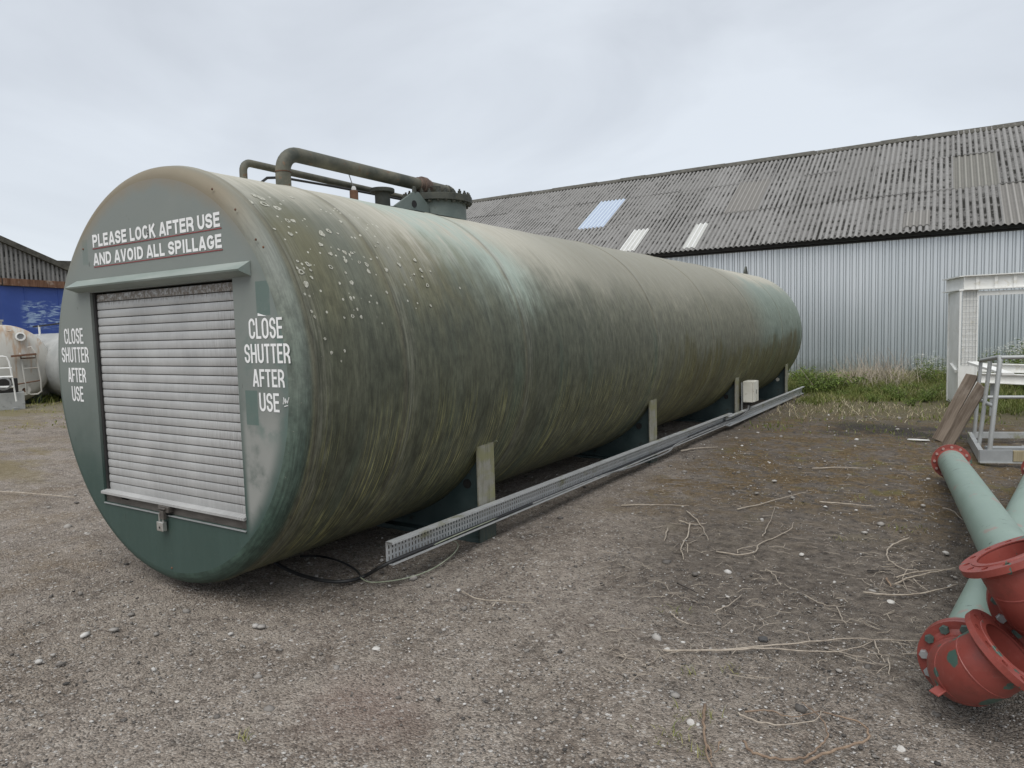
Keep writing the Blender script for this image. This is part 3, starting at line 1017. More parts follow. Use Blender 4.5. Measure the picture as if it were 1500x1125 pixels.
# ================================================================== BLUE BARN ON THE LEFT
def barn():
    bx = -26.0
    root = thing('blue_barn', 'barn end with scuffed blue sheeted wall under a corrugated gable and rusty board', 'barn', (bx, 0, 0))
    # wall sheets, 1.2 m wide with a standing lap
    w = MB().box((-.03, 0, -.05), (0, 1.195, 3.84))
    w.box((0, 1.16, -.05), (.018, 1.195, 3.84))
    p = w.build('wall_sheet', MAT['blue'], root)
    p.location = (0, -3.0, 0)
    y = -3.0
    while y < 14:
        y += 1.2
        dup(p, root, (random.uniform(-.004, .004), y, 0))
    # rusty board above
    f = MB().bar((.09, 9.45, 3.99), (.09, 13.4, 3.90), .12, .27)
    f.build('fascia_board', MAT['fascia'], root, bevel=.01)
    MB().bar((.07, -3, 4.27), (.07, 9.40, 4.0), .10, .25).build('fascia_board', MAT['fascia'], root, bevel=.01)
    # gable of corrugated sheets; rake falls towards +Y
    zr = lambda yy: 5.565 - (yy - 9.505) * .423
    pw = 7 * .157
    y = -1.0
    while y < 13.2:
        mb = MB(); vs = []; uv = []
        n = 7 * 8
        for k in range(n + 1):
            yy = y + pw * k / n
            h = .027 * math.cos(2 * PI * (yy - y) / .157)
            top = max(3.86, zr(yy) - .04)
            vs += [(.01 + h, yy, 3.85), (.01 + h, yy, top)]
            uv += [(yy - y, 0), (yy - y, 1)]
        mb.add(vs, [(2 * k, 2 * k + 2, 2 * k + 3, 2 * k + 1) for k in range(n)])
        mb.uv = uv
        mb.build('gable_sheet', MAT['roof'], root, recalc=False)
        y += pw
    # barge board along the rake and the roof slope behind
    MB().bar((.10, 0.0, zr(0)), (.10, 13.4, zr(13.4)), .16, .20).build('barge_board', MAT['ridge'], root)
    r = MB()
    r.add([(.05, 0, zr(0) + .12), (.05, 13.6, zr(13.6) + .12), (-14, 13.6, zr(13.6) + .12), (-14, 0, zr(0) + .12)], [(0, 1, 2, 3)])
    r.add([(.05, 0, zr(0) + .12), (.05, -13, 4.0), (-14, -13, 4.0), (-14, 0, zr(0) + .12)], [(0, 1, 2, 3)])
    r.build('roof', MAT['ridge'], root)
    # lower grey-roofed building behind
    r2 = thing('low_roofed_building', 'dark corrugated roof rising just behind the blue barn gable', 'building', (-31, 12.5, 0))
    MB().box((-6, -.6, -.05), (0, 9, 4.3)).build('wall', MAT['ridge'], r2)
    mb = MB()
    mb.prism([(-.75, 4.32), (9.2, 4.32), (9.2, 4.45), (4.2, 5.5), (-.75, 5.36)], 0, -6.2, .25)
    mb.build('roof', MAT['ridge'], r2)


barn()


# ================================================================== THE GREEN TANK
def tank():
    root = thing('storage_tank', 'huge weathered green cylindrical steel tank lying on saddles with a roller shutter in its end', 'storage tank', (0, 0, 0))
    NS = 192
    # ---- shell
    rows = []                                     # (y, r)
    for a in np.linspace(0, PI / 2, 8):
        rows.append((RK - RK * math.cos(a), TR - RK + RK * math.sin(a)))
    seams = (0.115, 0.88, 2.4, 5.4, 7.6, 9.95, 12.2)
    ys = set(np.round(np.arange(.2, TL - .15, .12), 4))
    for s_ in seams:
        ys |= {round(s_ + d, 4) for d in (-.016, -.007, .007, .016)}
    for y in sorted(ys):
        if y <= RK + .002: continue
        bump = .0065 if any(abs(y - s_) < .009 for s_ in seams) else 0.0
        rows.append((y, TR + bump))
    for a in np.linspace(PI / 2, 0, 8):
        rows.append((TL - (RK - RK * math.cos(a)), TR - RK + RK * math.sin(a)))
    th = np.linspace(-PI, PI, NS + 1)             # seam of the mapping lies at the belly
    V = []; UV = []
    r2 = np.random.default_rng(5)
    ph = r2.random(8) * 6.28
    for (y, r) in rows:
        for t in th:
            rr = r
            if .2 < y < TL - .2:
                rr += .0022 * math.sin(3.1 * y + ph[0] + 2 * math.sin(t * 3 + ph[1])) + .0014 * math.sin(7.3 * y + 5 * t + ph[2])
            if abs(t - rad(81.5)) < .008 and .9 < y: rr += .002
            V.append((rr * math.sin(t), y, AX + rr * math.cos(t)))
            UV.append((y, t * TR))
    F = []
    n1 = NS + 1
    for i in range(len(rows) - 1):
        for k in range(NS):
            F.append((i * n1 + k, i * n1 + k + 1, (i + 1) * n1 + k + 1, (i + 1) * n1 + k))
    mb = MB(); mb.v = V; mb.f = F; mb.uv = UV
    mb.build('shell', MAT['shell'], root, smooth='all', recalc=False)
    # ---- lichen rosettes: thin ragged rings grown onto the shoulder, one object each
    L_, Md, Sm = .024, .0155, .009
    cr = lambda x, y: (322 + x / 3.409, 190 + y / 3.409)
    spots = [(*cr(*q), r_) for q, r_ in (((172, 330), L_ * .8), ((205, 343), L_), ((222, 373), L_ * 1.1), ((152, 362), L_ * .8), ((287, 393), L_), ((360, 341), Md), ((338, 456), L_ * .7), ((366, 457), L_ * .7), ((272, 497), Sm), ((352, 523), Md), ((508, 520), L_), ((543, 507), L_ * .8), ((588, 520), Sm), ((503, 575), Md), ((603, 460), Md), ((552, 621), Md), ((592, 600), Sm), ((623, 614), Md), ((657, 617), Md * .8), ((627, 655), Md), ((553, 687), Md), ((437, 672), Md), ((405, 712), L_ * .8), ((385, 692), Sm), ((452, 703), Sm), ((457, 739), Md * .7), ((430, 773), L_ * .8), ((387, 658), Sm), ((695, 663), Md * .8), ((733, 675), Md), ((742, 708), Md), ((788, 566), Sm), ((775, 583), Sm * .8), ((753, 648), Sm), ((830, 700), Md), ((895, 675), Md), ((973, 652), Md), ((1003, 702), Md), ((1010, 735), Sm), ((968, 722), Sm), ((1050, 708), Sm), ((1036, 778), Md), ((657, 765), Md), ((597, 768), Sm), ((627, 715), Sm), ((832, 812), Sm))]
    cz = lambda x, y: (300 + x / 2.96, 260 + y / 2.96)
    spots += [(*cz(*q), r_) for q, r_ in (((632, 525), Md * .8), ((660, 572), Sm), ((640, 602), Md * .8), ((677, 606), Md * .7), ((520, 700), Sm), ((548, 760), Sm * 1.2), ((605, 752), Sm), ((590, 797), Sm * .7), ((462, 582), Sm), ((475, 605), Sm), ((788, 500), Sm), ((978, 556), Sm * 1.2), ((1105, 480), Sm))]
    rl_ = random.Random(77)
    for (px, py, r_) in spots:
        d = pray(px, py); o2 = np.array([CAM[0], CAM[2] - AX]); d2 = np.array([d[0], d[2]])
        A_ = d2 @ d2; B_ = o2 @ d2; C_ = o2 @ o2 - TR * TR
        if B_ * B_ - A_ * C_ < 0: continue
        t_ = (-B_ - math.sqrt(B_ * B_ - A_ * C_)) / A_
        hx, hy, hz = CAM + d * t_
        an = math.atan2(hx, hz - AX)
        mbl = MB(); vs = []; n_ = 18
        ph_ = [rl_.uniform(0, 6.28) for _ in range(3)]
        inner = rl_.choice((.22, .3, .2, .25, .5, .15))
        for j, (fr, lift) in enumerate(((inner, .0022), (.8, .0034), (1.0, .0018))):
            for q in range(n_):
                a_ = 2 * PI * q / n_
                w_ = 1 + .12 * math.sin(2 * a_ + ph_[0]) + .10 * math.sin(3 * a_ + ph_[1]) + .08 * math.sin(5 * a_ + ph_[2]) + rl_.uniform(-.09, .09)
                rr_ = r_ * fr * w_
                tt = an + rr_ * math.sin(a_) * 1.05 / TR
                yy = hy + rr_ * math.cos(a_)
                vs.append(((TR + .0012 + lift) * math.sin(tt), yy, AX + (TR + .0012 + lift) * math.cos(tt)))
        fs = [(j * n_ + q, j * n_ + (q + 1) % n_, (j + 1) * n_ + (q + 1) % n_, (j + 1) * n_ + q) for j in range(2) for q in range(n_)]
        if inner < .28 or r_ < .012:
            vs.append(((TR + .003) * math.sin(an), hy, AX + (TR + .003) * math.cos(an)))
            fs += [(len(vs) - 1, (q + 1) % n_, q) for q in range(n_)]
        mbl.add(vs, fs)
        mbl.build('lichen', MAT['lichen'], root, recalc=False)
    # ---- far end
    fe = MB()
    vs = [((TR - RK) * math.sin(t), TL, AX + (TR - RK) * math.cos(t)) for t in th[:-1]]
    fe.add(vs, [tuple(range(NS))]); fe.build('far_end', MAT['face'], root)
    # ---- front end plate with the opening cut in it
    x0, x1, z0, z1 = -.775, .842, .527, 2.03
    bm = bmesh.new()
    oc = [bm.verts.new(((TR - RK) * math.sin(t), 0, AX + (TR - RK) * math.cos(t))) for t in th[:-1]]
    ic = [bm.verts.new(q) for q in ((x0, 0, z0), (x1, 0, z0), (x1, 0, z1), (x0, 0, z1))]
    ed = [bm.edges.new((oc[i], oc[(i + 1) % NS])) for i in range(NS)] + [bm.edges.new((ic[i], ic[(i + 1) % 4])) for i in range(4)]
    bmesh.ops.triangle_fill(bm, use_beauty=True, use_dissolve=False, edges=ed)
    dp = .075
    ib = [bm.verts.new((v.co.x, dp, v.co.z)) for v in ic]
    for i in range(4):
        bm.faces.new((ic[i], ic[(i + 1) % 4], ib[(i + 1) % 4], ib[i]))
    bmesh.ops.recalc_face_normals(bm, faces=bm.faces)
    me = bpy.data.meshes.new('end_plate'); bm.to_mesh(me); bm.free()
    me.materials.append(MAT['face'])
    o = bpy.data.objects.new('end_plate', me); COL.objects.link(o); o.parent = root
    # dark inside of the opening
    MB().box((x0 - .02, .10, z0 - .02), (x1 + .02, .13, z1 + .02)).build('opening_back', MAT['darkin'], root)
    # ---- roller shutter: 25 slats, guides, bottom bar
    sh = bpy.data.objects.new('roller_shutter', None); COL.objects.link(sh); sh.parent = root
    zb_, zt_ = .612, 2.018
    nsl = 25
    hh = (zt_ - zb_) / nsl
    sl = MB(); vs = []
    prof = [(.016, -.5), (.006, -.47), (-.003, -.465), (-.0052, -.30), (-.006, -.0), (-.0052, .30), (-.003, .455), (.012, .465), (.016, .5)]
    for (y, z) in prof:
        vs += [(x0 + .03, y, z * hh), (x1 - .012, y, z * hh)]
    sl.add(vs, [(2 * i, 2 * i + 1, 2 * i + 3, 2 * i + 2) for i in range(len(prof) - 1)])
    s0 = sl.build('slat', MAT['slat'], sh, smooth=14, recalc=False)
    s0.location = (0, .036, zb_ + hh / 2)
    for i in range(1, nsl):
        dup(s0, sh, (0, .036 + random.uniform(-.0015, .0015), zb_ + hh * (i + .5)), (random.uniform(-.02, .02), 0, random.uniform(-.0006, .0006)))
    gd = MB().box((x0 + .003, .018, z0), (x0 + .028, .072, z1)).build('guide_rail', MAT['darkin'], sh)
    MB().box((x1 - .012, .03, z0), (x1 - .003, .072, z1)).build('guide_rail', MAT['galv'], sh)
    bb = MB()
    bb.prism([(.06, .612), (.02, .618), (-.018, .606), (-.018, .590), (.02, .594), (.06, .594)], 0, x0 - .012, x1 + .006)
    bb.build('bottom_bar', MAT['slat'], sh)
    MB().box((x0 + .004, .012, .528), (x1 - .003, .055, .592)).build('bottom_seal', MAT['seal'], sh)
    MB().box((x0 + .005, -.010, .519), (x1 + .003, -.001, .526)).build('sill', MAT['galv'], sh)
    hp = MB()
    hp.box((-.045, -.03, .548), (.075, .015, .588)); hp.box((-.01, -.042, .50), (.034, -.018, .56))
    hp.tube([(-.02, -.036, .572), (.05, -.036, .572)], .008, 8)
    hp.build('hasp', MAT['seal'], sh, bevel=.003)
    MB().box((x0 + .21, .012, .565), (x0 + .30, .0185, .582)).build('maker_plate', MAT['galv'], sh)
    # ---- drip hood over the shutter (folded plate, triangular section)
    hd = MB()
    pp = [(-.002, 2.122), (-.085, 2.072), (-.079, 2.062), (-.002, 2.036)]
    hd.prism(pp, 0, -.935, 1.018)
    hd.build('drip_hood', MAT['hood'], root)
    # ---- lettering, red lines, small marks
    def text(body, xa, xb, za, zb, t=.0155):
        h = zb - za
        adv = dict(A=.64, C=.60, D=.61, E=.53, F=.50, G=.63, H=.62, I=.25, K=.62, L=.49, N=.63, O=.63, P=.57, R=.61, S=.58, T=.55, U=.61, V=.60)
        gap = .085
        tot = sum(.27 if ch == ' ' else adv[ch] + gap for ch in body) - gap
        kx = (xb - xa) / tot
        V = []; F = []; lay = [0]

        def stroke(pts, closed=False):
            P = [Vector((p[0], p[1], 0)) for p in pts]
            n = len(P); L = []; Rr = []
            for i in range(n):
                a_ = P[i - 1] if (i > 0 or closed) else None
                c_ = P[(i + 1) % n] if (i < n - 1 or closed) else None
                d1 = (P[i] - a_).normalized() if a_ is not None else None
                d2 = (c_ - P[i]).normalized() if c_ is not None else None
                d = (d1 if d2 is None else d2 if d1 is None else (d1 + d2).normalized())
                nn = Vector((-d.y, d.x, 0))
                k = 1.0
                if d1 is not None and d2 is not None:
                    k = 1 / max(.42, abs(nn.dot(Vector((-d1.y, d1.x, 0)))))
                L.append(P[i] + nn * t / 2 * k); Rr.append(P[i] - nn * t / 2 * k)
            y = -.0020 - .00025 * (lay[0] % 4); lay[0] += 1
            o_ = len(V)
            for i in range(n):
                V.append((L[i].x, y, L[i].y)); V.append((Rr[i].x, y, Rr[i].y))
            for i in range(n if closed else n - 1):
                j = (i + 1) % n
                F.append((o_ + 2 * i, o_ + 2 * i + 1, o_ + 2 * j + 1, o_ + 2 * j))

        def arc(cx, cy, rx, ry, a0, a1, n=9):
            return [(cx + rx * math.cos(rad(a_)), cy + ry * math.sin(rad(a_))) for a_ in np.linspace(a0, a1, n)]
        x = xa
        for ch in body:
            if ch == ' ':
                x += .27 * kx; continue
            w = adv[ch] * kx
            l, r_, b_, tp = x + t / 2, x + w - t / 2, za + t / 2, zb - t / 2
            cx = x + w / 2; rx = w / 2 - t / 2; ry = min(.34 * h, rx * 1.25)
            top, bot, mid = zb, za, za + h * .5
            if ch in 'CG':
                e0 = za + h * (.66); e1 = za + h * .34
                path = [(r_, e0)] + arc(cx, tp - ry, rx, ry, 0, 180) + arc(cx, b_ + ry, rx, ry, 180, 360)
                stroke(path + [(r_, e1 if ch == 'C' else za + h * .50)])
                if ch == 'G': stroke([(cx, za + h * .46), (x + w, za + h * .46)])
            elif ch == 'O':
                stroke(arc(cx, tp - ry, rx, ry, 0, 180) + arc(cx, b_ + ry, rx, ry, 180, 360), True)
            elif ch == 'U':
                stroke([(l, top), (l, b_ + ry)] + arc(cx, b_ + ry, rx, ry, 180, 360)[1:] + [(r_, top)])
            elif ch == 'D':
                q = w * .42
                stroke([(l, b_), (l, tp), (r_ - q, tp)] + arc(r_ - q, tp - ry, q, ry, 90, 0)[1:] + arc(r_ - q, b_ + ry, q, ry, 0, -90) , True)
            elif ch in 'PR':
                m_ = za + h * .46; q = (tp - m_) / 2
                stroke([(l, bot), (l, top)])
                stroke([(l, tp), (r_ - q * .9, tp)] + arc(r_ - q * .9, tp - q, q * .9, q, 90, -90)[1:] + [(l, m_)])
                if ch == 'R': stroke([(cx + w * .02, m_), (r_ - w * .02, za + h * .30), (r_ + t * .12, bot)])
            elif ch == 'S':
                m_ = za + h * .51; r1 = (tp - m_) / 2; r2 = (m_ - b_) / 2
                stroke([(r_, tp - r1 - h * .03)] + arc(cx, tp - r1, rx, r1, 0, 180)[1:] + arc(cx, tp - r1, rx, r1, 180, 262, 5)[1:] + arc(cx, b_ + r2, rx, r2, 82, 0, 5) + arc(cx, b_ + r2, rx, r2, 0, -180)[1:] + [(l, b_ + r2 + h * .03)])
            elif ch == 'A':
                stroke([(x + t * .42, bot), (cx - t * .10, top - t * .02)]); stroke([(cx + t * .10, top - t * .02), (x + w - t * .42, bot)])
                stroke([(x + w * .22, za + h * .27), (x + w * .78, za + h * .27)])
            elif ch == 'V':
                stroke([(x + t * .42, top), (cx - t * .10, bot + t * .02)]); stroke([(cx + t * .10, bot + t * .02), (x + w - t * .42, top)])
            elif ch == 'K':
                stroke([(l, bot), (l, top)]); stroke([(l, za + h * .40), (r_ - t * .1, top)]); stroke([(cx - t * .25, za + h * .58), (r_ + t * .1, bot)])
            elif ch == 'N':
                stroke([(l, bot), (l, top)]); stroke([(r_, bot), (r_, top)]); stroke([(l, top - t * .3), (r_, bot + t * .3)])
            elif ch == 'H':
                stroke([(l, bot), (l, top)]); stroke([(r_, bot), (r_, top)]); stroke([(l, mid), (r_, mid)])
            elif ch == 'I':
                stroke([(cx, bot), (cx, top)])
            elif ch == 'T':
                stroke([(cx, bot), (cx, top)]); stroke([(x, tp), (x + w, tp)])
            else:
                stroke([(l, bot), (l, top)])
                if ch in 'EL': stroke([(l, b_), (x + w, b_)])
                if ch in 'EF':
                    stroke([(l, tp), (x + w, tp)]); stroke([(l, za + h * .52), (x + w * .93, za + h * .52)])
            x += w + gap * kx
        mb_ = MB(); mb_.add(V, F)
        return mb_.build('lettering', MAT['letters'], root, recalc=False)
    text('PLEASE LOCK AFTER USE', -.679, .762, 2.340, 2.426, .0185)
    text('AND AVOID ALL SPILLAGE', -.685, .768, 2.216, 2.298, .0180)
    for z in (2.330, 2.2045):
        MB().box((-.685, -.003, z - .0028), (.772, -.001, z + .0028)).build('red_line', MAT['redline'], root)
    for (b, xa, xb, za, zb) in (('CLOSE', -1.178, -.905, 1.672, 1.786), ('SHUTTER', -1.236, -.848, 1.536, 1.648), ('AFTER', -1.165, -.908, 1.390, 1.496), ('USE', -1.128, -.962, 1.248, 1.360),
                                ('CLOSE', .972, 1.264, 1.676, 1.794), ('SHUTTER', .920, 1.316, 1.5365, 1.647), ('AFTER', .982, 1.258, 1.400, 1.502), ('USE', 1.030, 1.204, 1.258, 1.366)):
        text(b, xa, xb, za, zb, .0150)
    # hand-painted initials and a torn corner of white vinyl
    def stroke(pts, r=.0028):
        mbs = MB()
        mbs.tube([(a, -.003, b) for a, b in pts], r, 5)
        return mbs
    nw = MB()
    for pts in ([(1.238, 1.305), (1.243, 1.343), (1.257, 1.310), (1.259, 1.338)], [(1.259, 1.338), (1.263, 1.312), (1.270, 1.327), (1.276, 1.312), (1.288, 1.345)], [(1.247, 1.293), (1.275, 1.299)]):
        nw.tube([(a, -.002, b) for a, b in pts], .0026, 5)
    nw.build('painted_initials', MAT['letters'], root)
    MB().prism([(1.058, 1.806), (1.135, 1.803), (1.059, 1.822)], 1, -.003, -.001).build('vinyl_scrap', MAT['letters'], root)
    # small screws and a slot on the plate
    for (px, py) in ((311, 277), (345, 307), (375, 351), (386, 362), (122, 365), (252, 832)):
        p = aty(px, py, 0)
        MB().lathe([(.0001, -.006), (.006, -.005), (.008, 0)], 8, frame((p.x, -.0, p.z), (0, 1, 0))).build('screw', MAT['rust'], root)
    # ---- saddles
    for i, sy_ in enumerate((2.0, 5.64, 9.48, 13.42)):
        s_ = bpy.data.objects.new('saddle', None); COL.objects.link(s_); s_.parent = root
        s_.location = (0, sy_, 0)
        poly = [(-1.2, .03), (1.2, .03), (1.2, .745)]
        a0 = math.asin(1.2 / (TR - .004))
        for t in np.linspace(a0, -a0, 40):
            poly.append(((TR - .004) * math.sin(t), AX - (TR - .004) * math.cos(t)))
        wv = MB()
        # strip web so that the concave outline fills correctly
        arc = [((TR - .004) * math.sin(t), AX - (TR - .004) * math.cos(t)) for t in np.linspace(-a0, a0, 41)]
        vs = []
        for (x, z) in arc:
            for yy in (-.01, .01):
                vs += [(x, yy, -.02), (x, yy, max(z, -.01))]
        fs = []
        for k in range(40):
            a = 4 * k
            fs += [(a, a + 4, a + 5, a + 1), (a + 2, a + 3, a + 7, a + 6)]
        wv.add(vs, fs); wv.build('web_plate', MAT['dgreen'], s_, recalc=False)
        for sgn in (1, -1):
            MB().box((sgn * 1.2 - .009, -.115, -.02), (sgn * 1.2 + .009, .115, .775 + random.uniform(-.01, .01))).build('end_flange', MAT['post'], s_, bevel=.003)
        MB().box((-1.19, -.11, -.03), (1.19, .11, .012)).build('foot_plate', MAT['dgreen'], s_)
        hk = MB().tube([(1.02, -.022, .43), (1.02, .022, .43)], .038, 14)
        hk.build('earth_boss', MAT['cream'] if i == 3 else MAT['darkin'], s_)
        # shreds of moss hanging from the flange tip
        sm = MB()
        rr_ = random.Random(i)
        for q in range(9):
            yy = rr_.uniform(-.11, .11)
            sm.tube([(1.19, yy, .77), (1.205, yy + rr_.uniform(-.02, .05), .80), (1.215, yy + rr_.uniform(-.02, .09), .80 - rr_.uniform(-.02, .04))], .003, 4)
        sm.build('moss_shreds', MAT['earth'], s_)
    # ---- manway
    mw = bpy.data.objects.new('manway', None); COL.objects.link(mw); mw.parent = root
    mw.location = (0, 3.0, AX)
    MB().lathe([(.29, 1.20), (.29, 1.52)], 48).build('neck', MAT['neck'], mw, smooth=30)
    MB().lathe([(0.0001, 1.582), (.345, 1.582), (.351, 1.578), (.351, 1.520), (.292, 1.519)], 48).build('cover', MAT['cover'], mw, smooth=30)
    bt = MB()
    bt.lathe([(.0001, 1.622), (.010, 1.622), (.010, 1.58)], 8); bt.lathe([(.0001, 1.604), (.019, 1.604), (.019, 1.58)], 6)
    bt.lathe([(.019, 1.521), (.019, 1.500), (.0001, 1.500)], 6)
    b0 = bt.build('bolt', MAT['cover'], mw, smooth=30)
    for q in range(26):
        a = 2 * PI * q / 26 + .1
        if q == 0: b0.location = (.322 * math.cos(a), .322 * math.sin(a), 0)
        else: dup(b0, mw, (.322 * math.cos(a), .322 * math.sin(a), random.uniform(-.003, .006)), (0, 0, a * 1.7))
    MB().tube([(.06, -.20, 1.575), (.06, -.20, 1.66), (.15, -.13, 1.66), (.15, -.13, 1.575)], .009, 8).build('lifting_handle', MAT['cover'], mw)
    # ---- lifting lug in front of the manway, on a doubler plate
    lg = bpy.data.objects.new('lifting_lug', None); COL.objects.link(lg); lg.parent = root
    lp = [atx(578, 301, 0.12), atx(605, 281, 0.12), atx(612, 281.5, .12), atx(627.5, 302, .12), atx(627.5, 316, .12)]
    pl = MB()
    pts = [(q.y, q.z) for q in lp] + [(lp[0].y, lp[0].z - .05), ]
    pts = [(lp[0].y, AX + TR - .05), (lp[0].y, lp[0].z), (lp[1].y, lp[1].z), (lp[2].y, lp[2].z), (lp[3].y, lp[3].z), (lp[4].y, AX + TR - .05)]
    pl.prism(pts, 0, .105, .13)
    pl.build('plate', MAT['neck'], lg)
    h = atx(605.5, 299, .12)
    MB().lathe([(.0001, 0), (.026, 0), (.026, .002), (.033, .0022), (.033, -.004)], 16, frame((.1325, h.y, h.z), (1, 0, 0))).build('eye', MAT['darkin'], lg)
    MB().lathe([(.0001, .06), (.02, .05), (.02, 0)], 8, frame((.117, lp[1].y + .02, lp[1].z - .005), (0, 0, 1))).build('shackle_pin', MAT['cover'], lg)
    db = MB()
    for (ya, yb) in ((2.25, 3.0),):
        vs = []
        for t in np.linspace(-.25, .25, 13):
            for yy in (ya, yb):
                vs.append(((TR + .006) * math.sin(t), yy, AX + (TR + .006) * math.cos(t)))
        db.add(vs, [(2 * i, 2 * i + 1, 2 * i + 3, 2 * i + 2) for i in range(12)])
    db.build('doubler_plate', MAT['neck'], lg)
    # ---- big vent pipe
    vp = bpy.data.objects.new('vent_pipe', None); COL.objects.link(vp); vp.parent = root
    zc = AX + 1.678; r = .058
    y0 = 1.115
    path = [(0, y0, AX + TR - .03), (0, y0, zc - .15)]
    path += [(0, y0 + .15 - .15 * math.cos(a), zc - .15 + .15 * math.sin(a)) for a in np.linspace(0, PI / 2, 9)[1:]]
    path += [(0, 2.78, zc)]
    MB().tube(path, r, 20).build('main_run', MAT['opipe'], vp, smooth=40)
    MB().tube([(0, y0, AX + TR + .145), (0, y0, AX + TR + .152)], r + .004, 20).build('weld_ring', MAT['rust'], vp, smooth=40)
    MB().lathe([(.1, 0), (.1, .012), (.06, .014)], 20, frame((0, y0, AX + TR - .008), (0, 0, 1))).build('pad', MAT['neck'], vp)
    cpl = MB().lathe([(.055, -.085), (.068, -.08), (.070, -.03), (.082, -.028), (.082, .028), (.070, .03), (.068, .08), (.055, .085)], 20, frame((0, 2.79, zc), (0, 1, 0)))
    cpl.build('coupling', MAT['bronze'], vp, smooth=30)
    p2 = [(0, 2.80, zc), (0, 3.19, zc)]
    p2 += [(0, 3.19 + .065 * math.sin(a), zc - .065 + .065 * math.cos(a)) for a in np.linspace(0, PI / 2, 8)[1:]]
    p2 += [(0, 3.255, AX + 1.575)]
    MB().tube(p2, .057, 20).build('return_elbow', MAT['opipe'], vp, smooth=40)
    MB().lathe([(.06, -.014), (.062, -.012), (.062, .012), (.06, .014)], 20, frame((0, 3.165, zc), (0, 1, 0))).build('weld_ring', MAT['cover'], vp, smooth=30)
    # ---- thin pipe beside it
    tp = bpy.data.objects.new('thin_pipe', None); COL.objects.link(tp); tp.parent = root
    xs_ = -.33
    zb2 = AX + 1.595
    b = atx(357, 262, xs_); y0 = b.y
    path = [(xs_, y0, AX + 1.30), (xs_, y0, zb2 - .07 + .035)]
    path += [(xs_, y0 + .07 - .07 * math.cos(a), zb2 - .035 + .07 * math.sin(a)) for a in np.linspace(0, PI / 2, 8)[1:]]
    path += [(xs_, 2.9, zb2 + .02)]
    MB().tube(path, .03, 14).build('main_run', MAT['opipe'], tp, smooth=40)
    MB().tube([(xs_, y0, zb2 - .16), (xs_, y0, zb2 - .152)], .033, 14).build('weld_ring', MAT['rust'], tp, smooth=40)
    # cable strapped to it
    cb = [(xs_ + .02, y0 + .07, AX + 1.33), (xs_ + .03, y0 + .10, AX + 1.46), (xs_ + .03, y0 + .20, AX + 1.535), (xs_ + .035, y0 + .34, AX + 1.56), (xs_ + .03, 1.9, AX + 1.575), (xs_ + .03, 2.9, AX + 1.585)]
    MB().tube(cb, .011, 8).build('strapped_cable', MAT['cable'], tp, smooth=40)
    # ---- small socket with a wire, and flanged nozzle
    a_ = atx(518.5, 285, 0.02)
    nz = bpy.data.objects.new('rusty_socket', None); COL.objects.link(nz); nz.parent = root
    MB().lathe([(.036, -.20), (.036, .03), (.03, .034), (.0001, .034)], 16, frame((.02, a_.y, a_.z), (0, 0, 1))).build('socket', MAT['rust'], nz, smooth=30)
    MB().lathe([(.020, .03), (.020, .055), (.012, .07), (.0001, .072)], 12, frame((.02, a_.y, a_.z), (0, 0, 1))).build('gland', MAT['litter'], nz, smooth=30)
    MB().tube([(.02, a_.y, a_.z + .06), (.015, a_.y - .02, a_.z + .11), (.0, a_.y - .03, a_.z + .17)], .004, 6).build('wire', MAT['gcable'], nz)
    fn = bpy.data.objects.new('flanged_nozzle', None); COL.objects.link(fn); fn.parent = root
    a_ = atx(560, 281, 0.0)
    MB().lathe([(.068, -.3), (.068, 0)], 24, frame((0, a_.y, a_.z), (0, 0, 1))).build('neck', MAT['cover'], fn, smooth=30)
    MB().lathe([(.068, -.01), (.108, -.008), (.11, .0), (.11, .022), (.105, .026), (.0001, .026)], 24, frame((0, a_.y, a_.z), (0, 0, 1))).build('blind_flange', MAT['cover'], fn, smooth=30)
    MB().lathe([(.15, -.215), (.15, -.15), (.146, -.146), (.068, -.142)], 24, frame((0, a_.y, a_.z), (0, 0, 1))).build('pad', MAT['cover'], fn, smooth=30)
    # ---- little lug at the far crown
    q = atx(1104, 399, .30)
    yq = min(q.y, TL - .7)
    zq = AX + math.sqrt(TR ** 2 - .09)
    far = MB().prism([(yq - .12, zq - .05), (yq - .12, zq + .04), (yq, zq + .17), (yq + .10, zq + .04), (yq + .10, zq - .05)], 0, .28, .32)
    far.build('far_lug', MAT['cover'], root)
    return root


tank()

# padlock hanging from the hasp
pk = thing('padlock', 'small steel padlock hanging from the hasp below the shutter', 'padlock', (-.012, -.03, .475))
MB().box((-.035, -.016, -.055), (.035, .016, .008)).build('body', MAT['chrome'], pk, bevel=.004)
MB().tube([(-.022, 0, .005)] + [(.022 * -math.cos(a), 0, .045 + .022 * math.sin(a)) for a in np.linspace(0, PI, 9)] + [(.022, 0, .005)], .0055, 8).build('shackle', MAT['chrome'], pk, smooth=40)
MB().lathe([(.0001, -.002), (.008, -.001), (.009, 0)], 10, frame((0, -.016, -.03), (0, 1, 0))).build('keyhole', MAT['darkin'], pk)


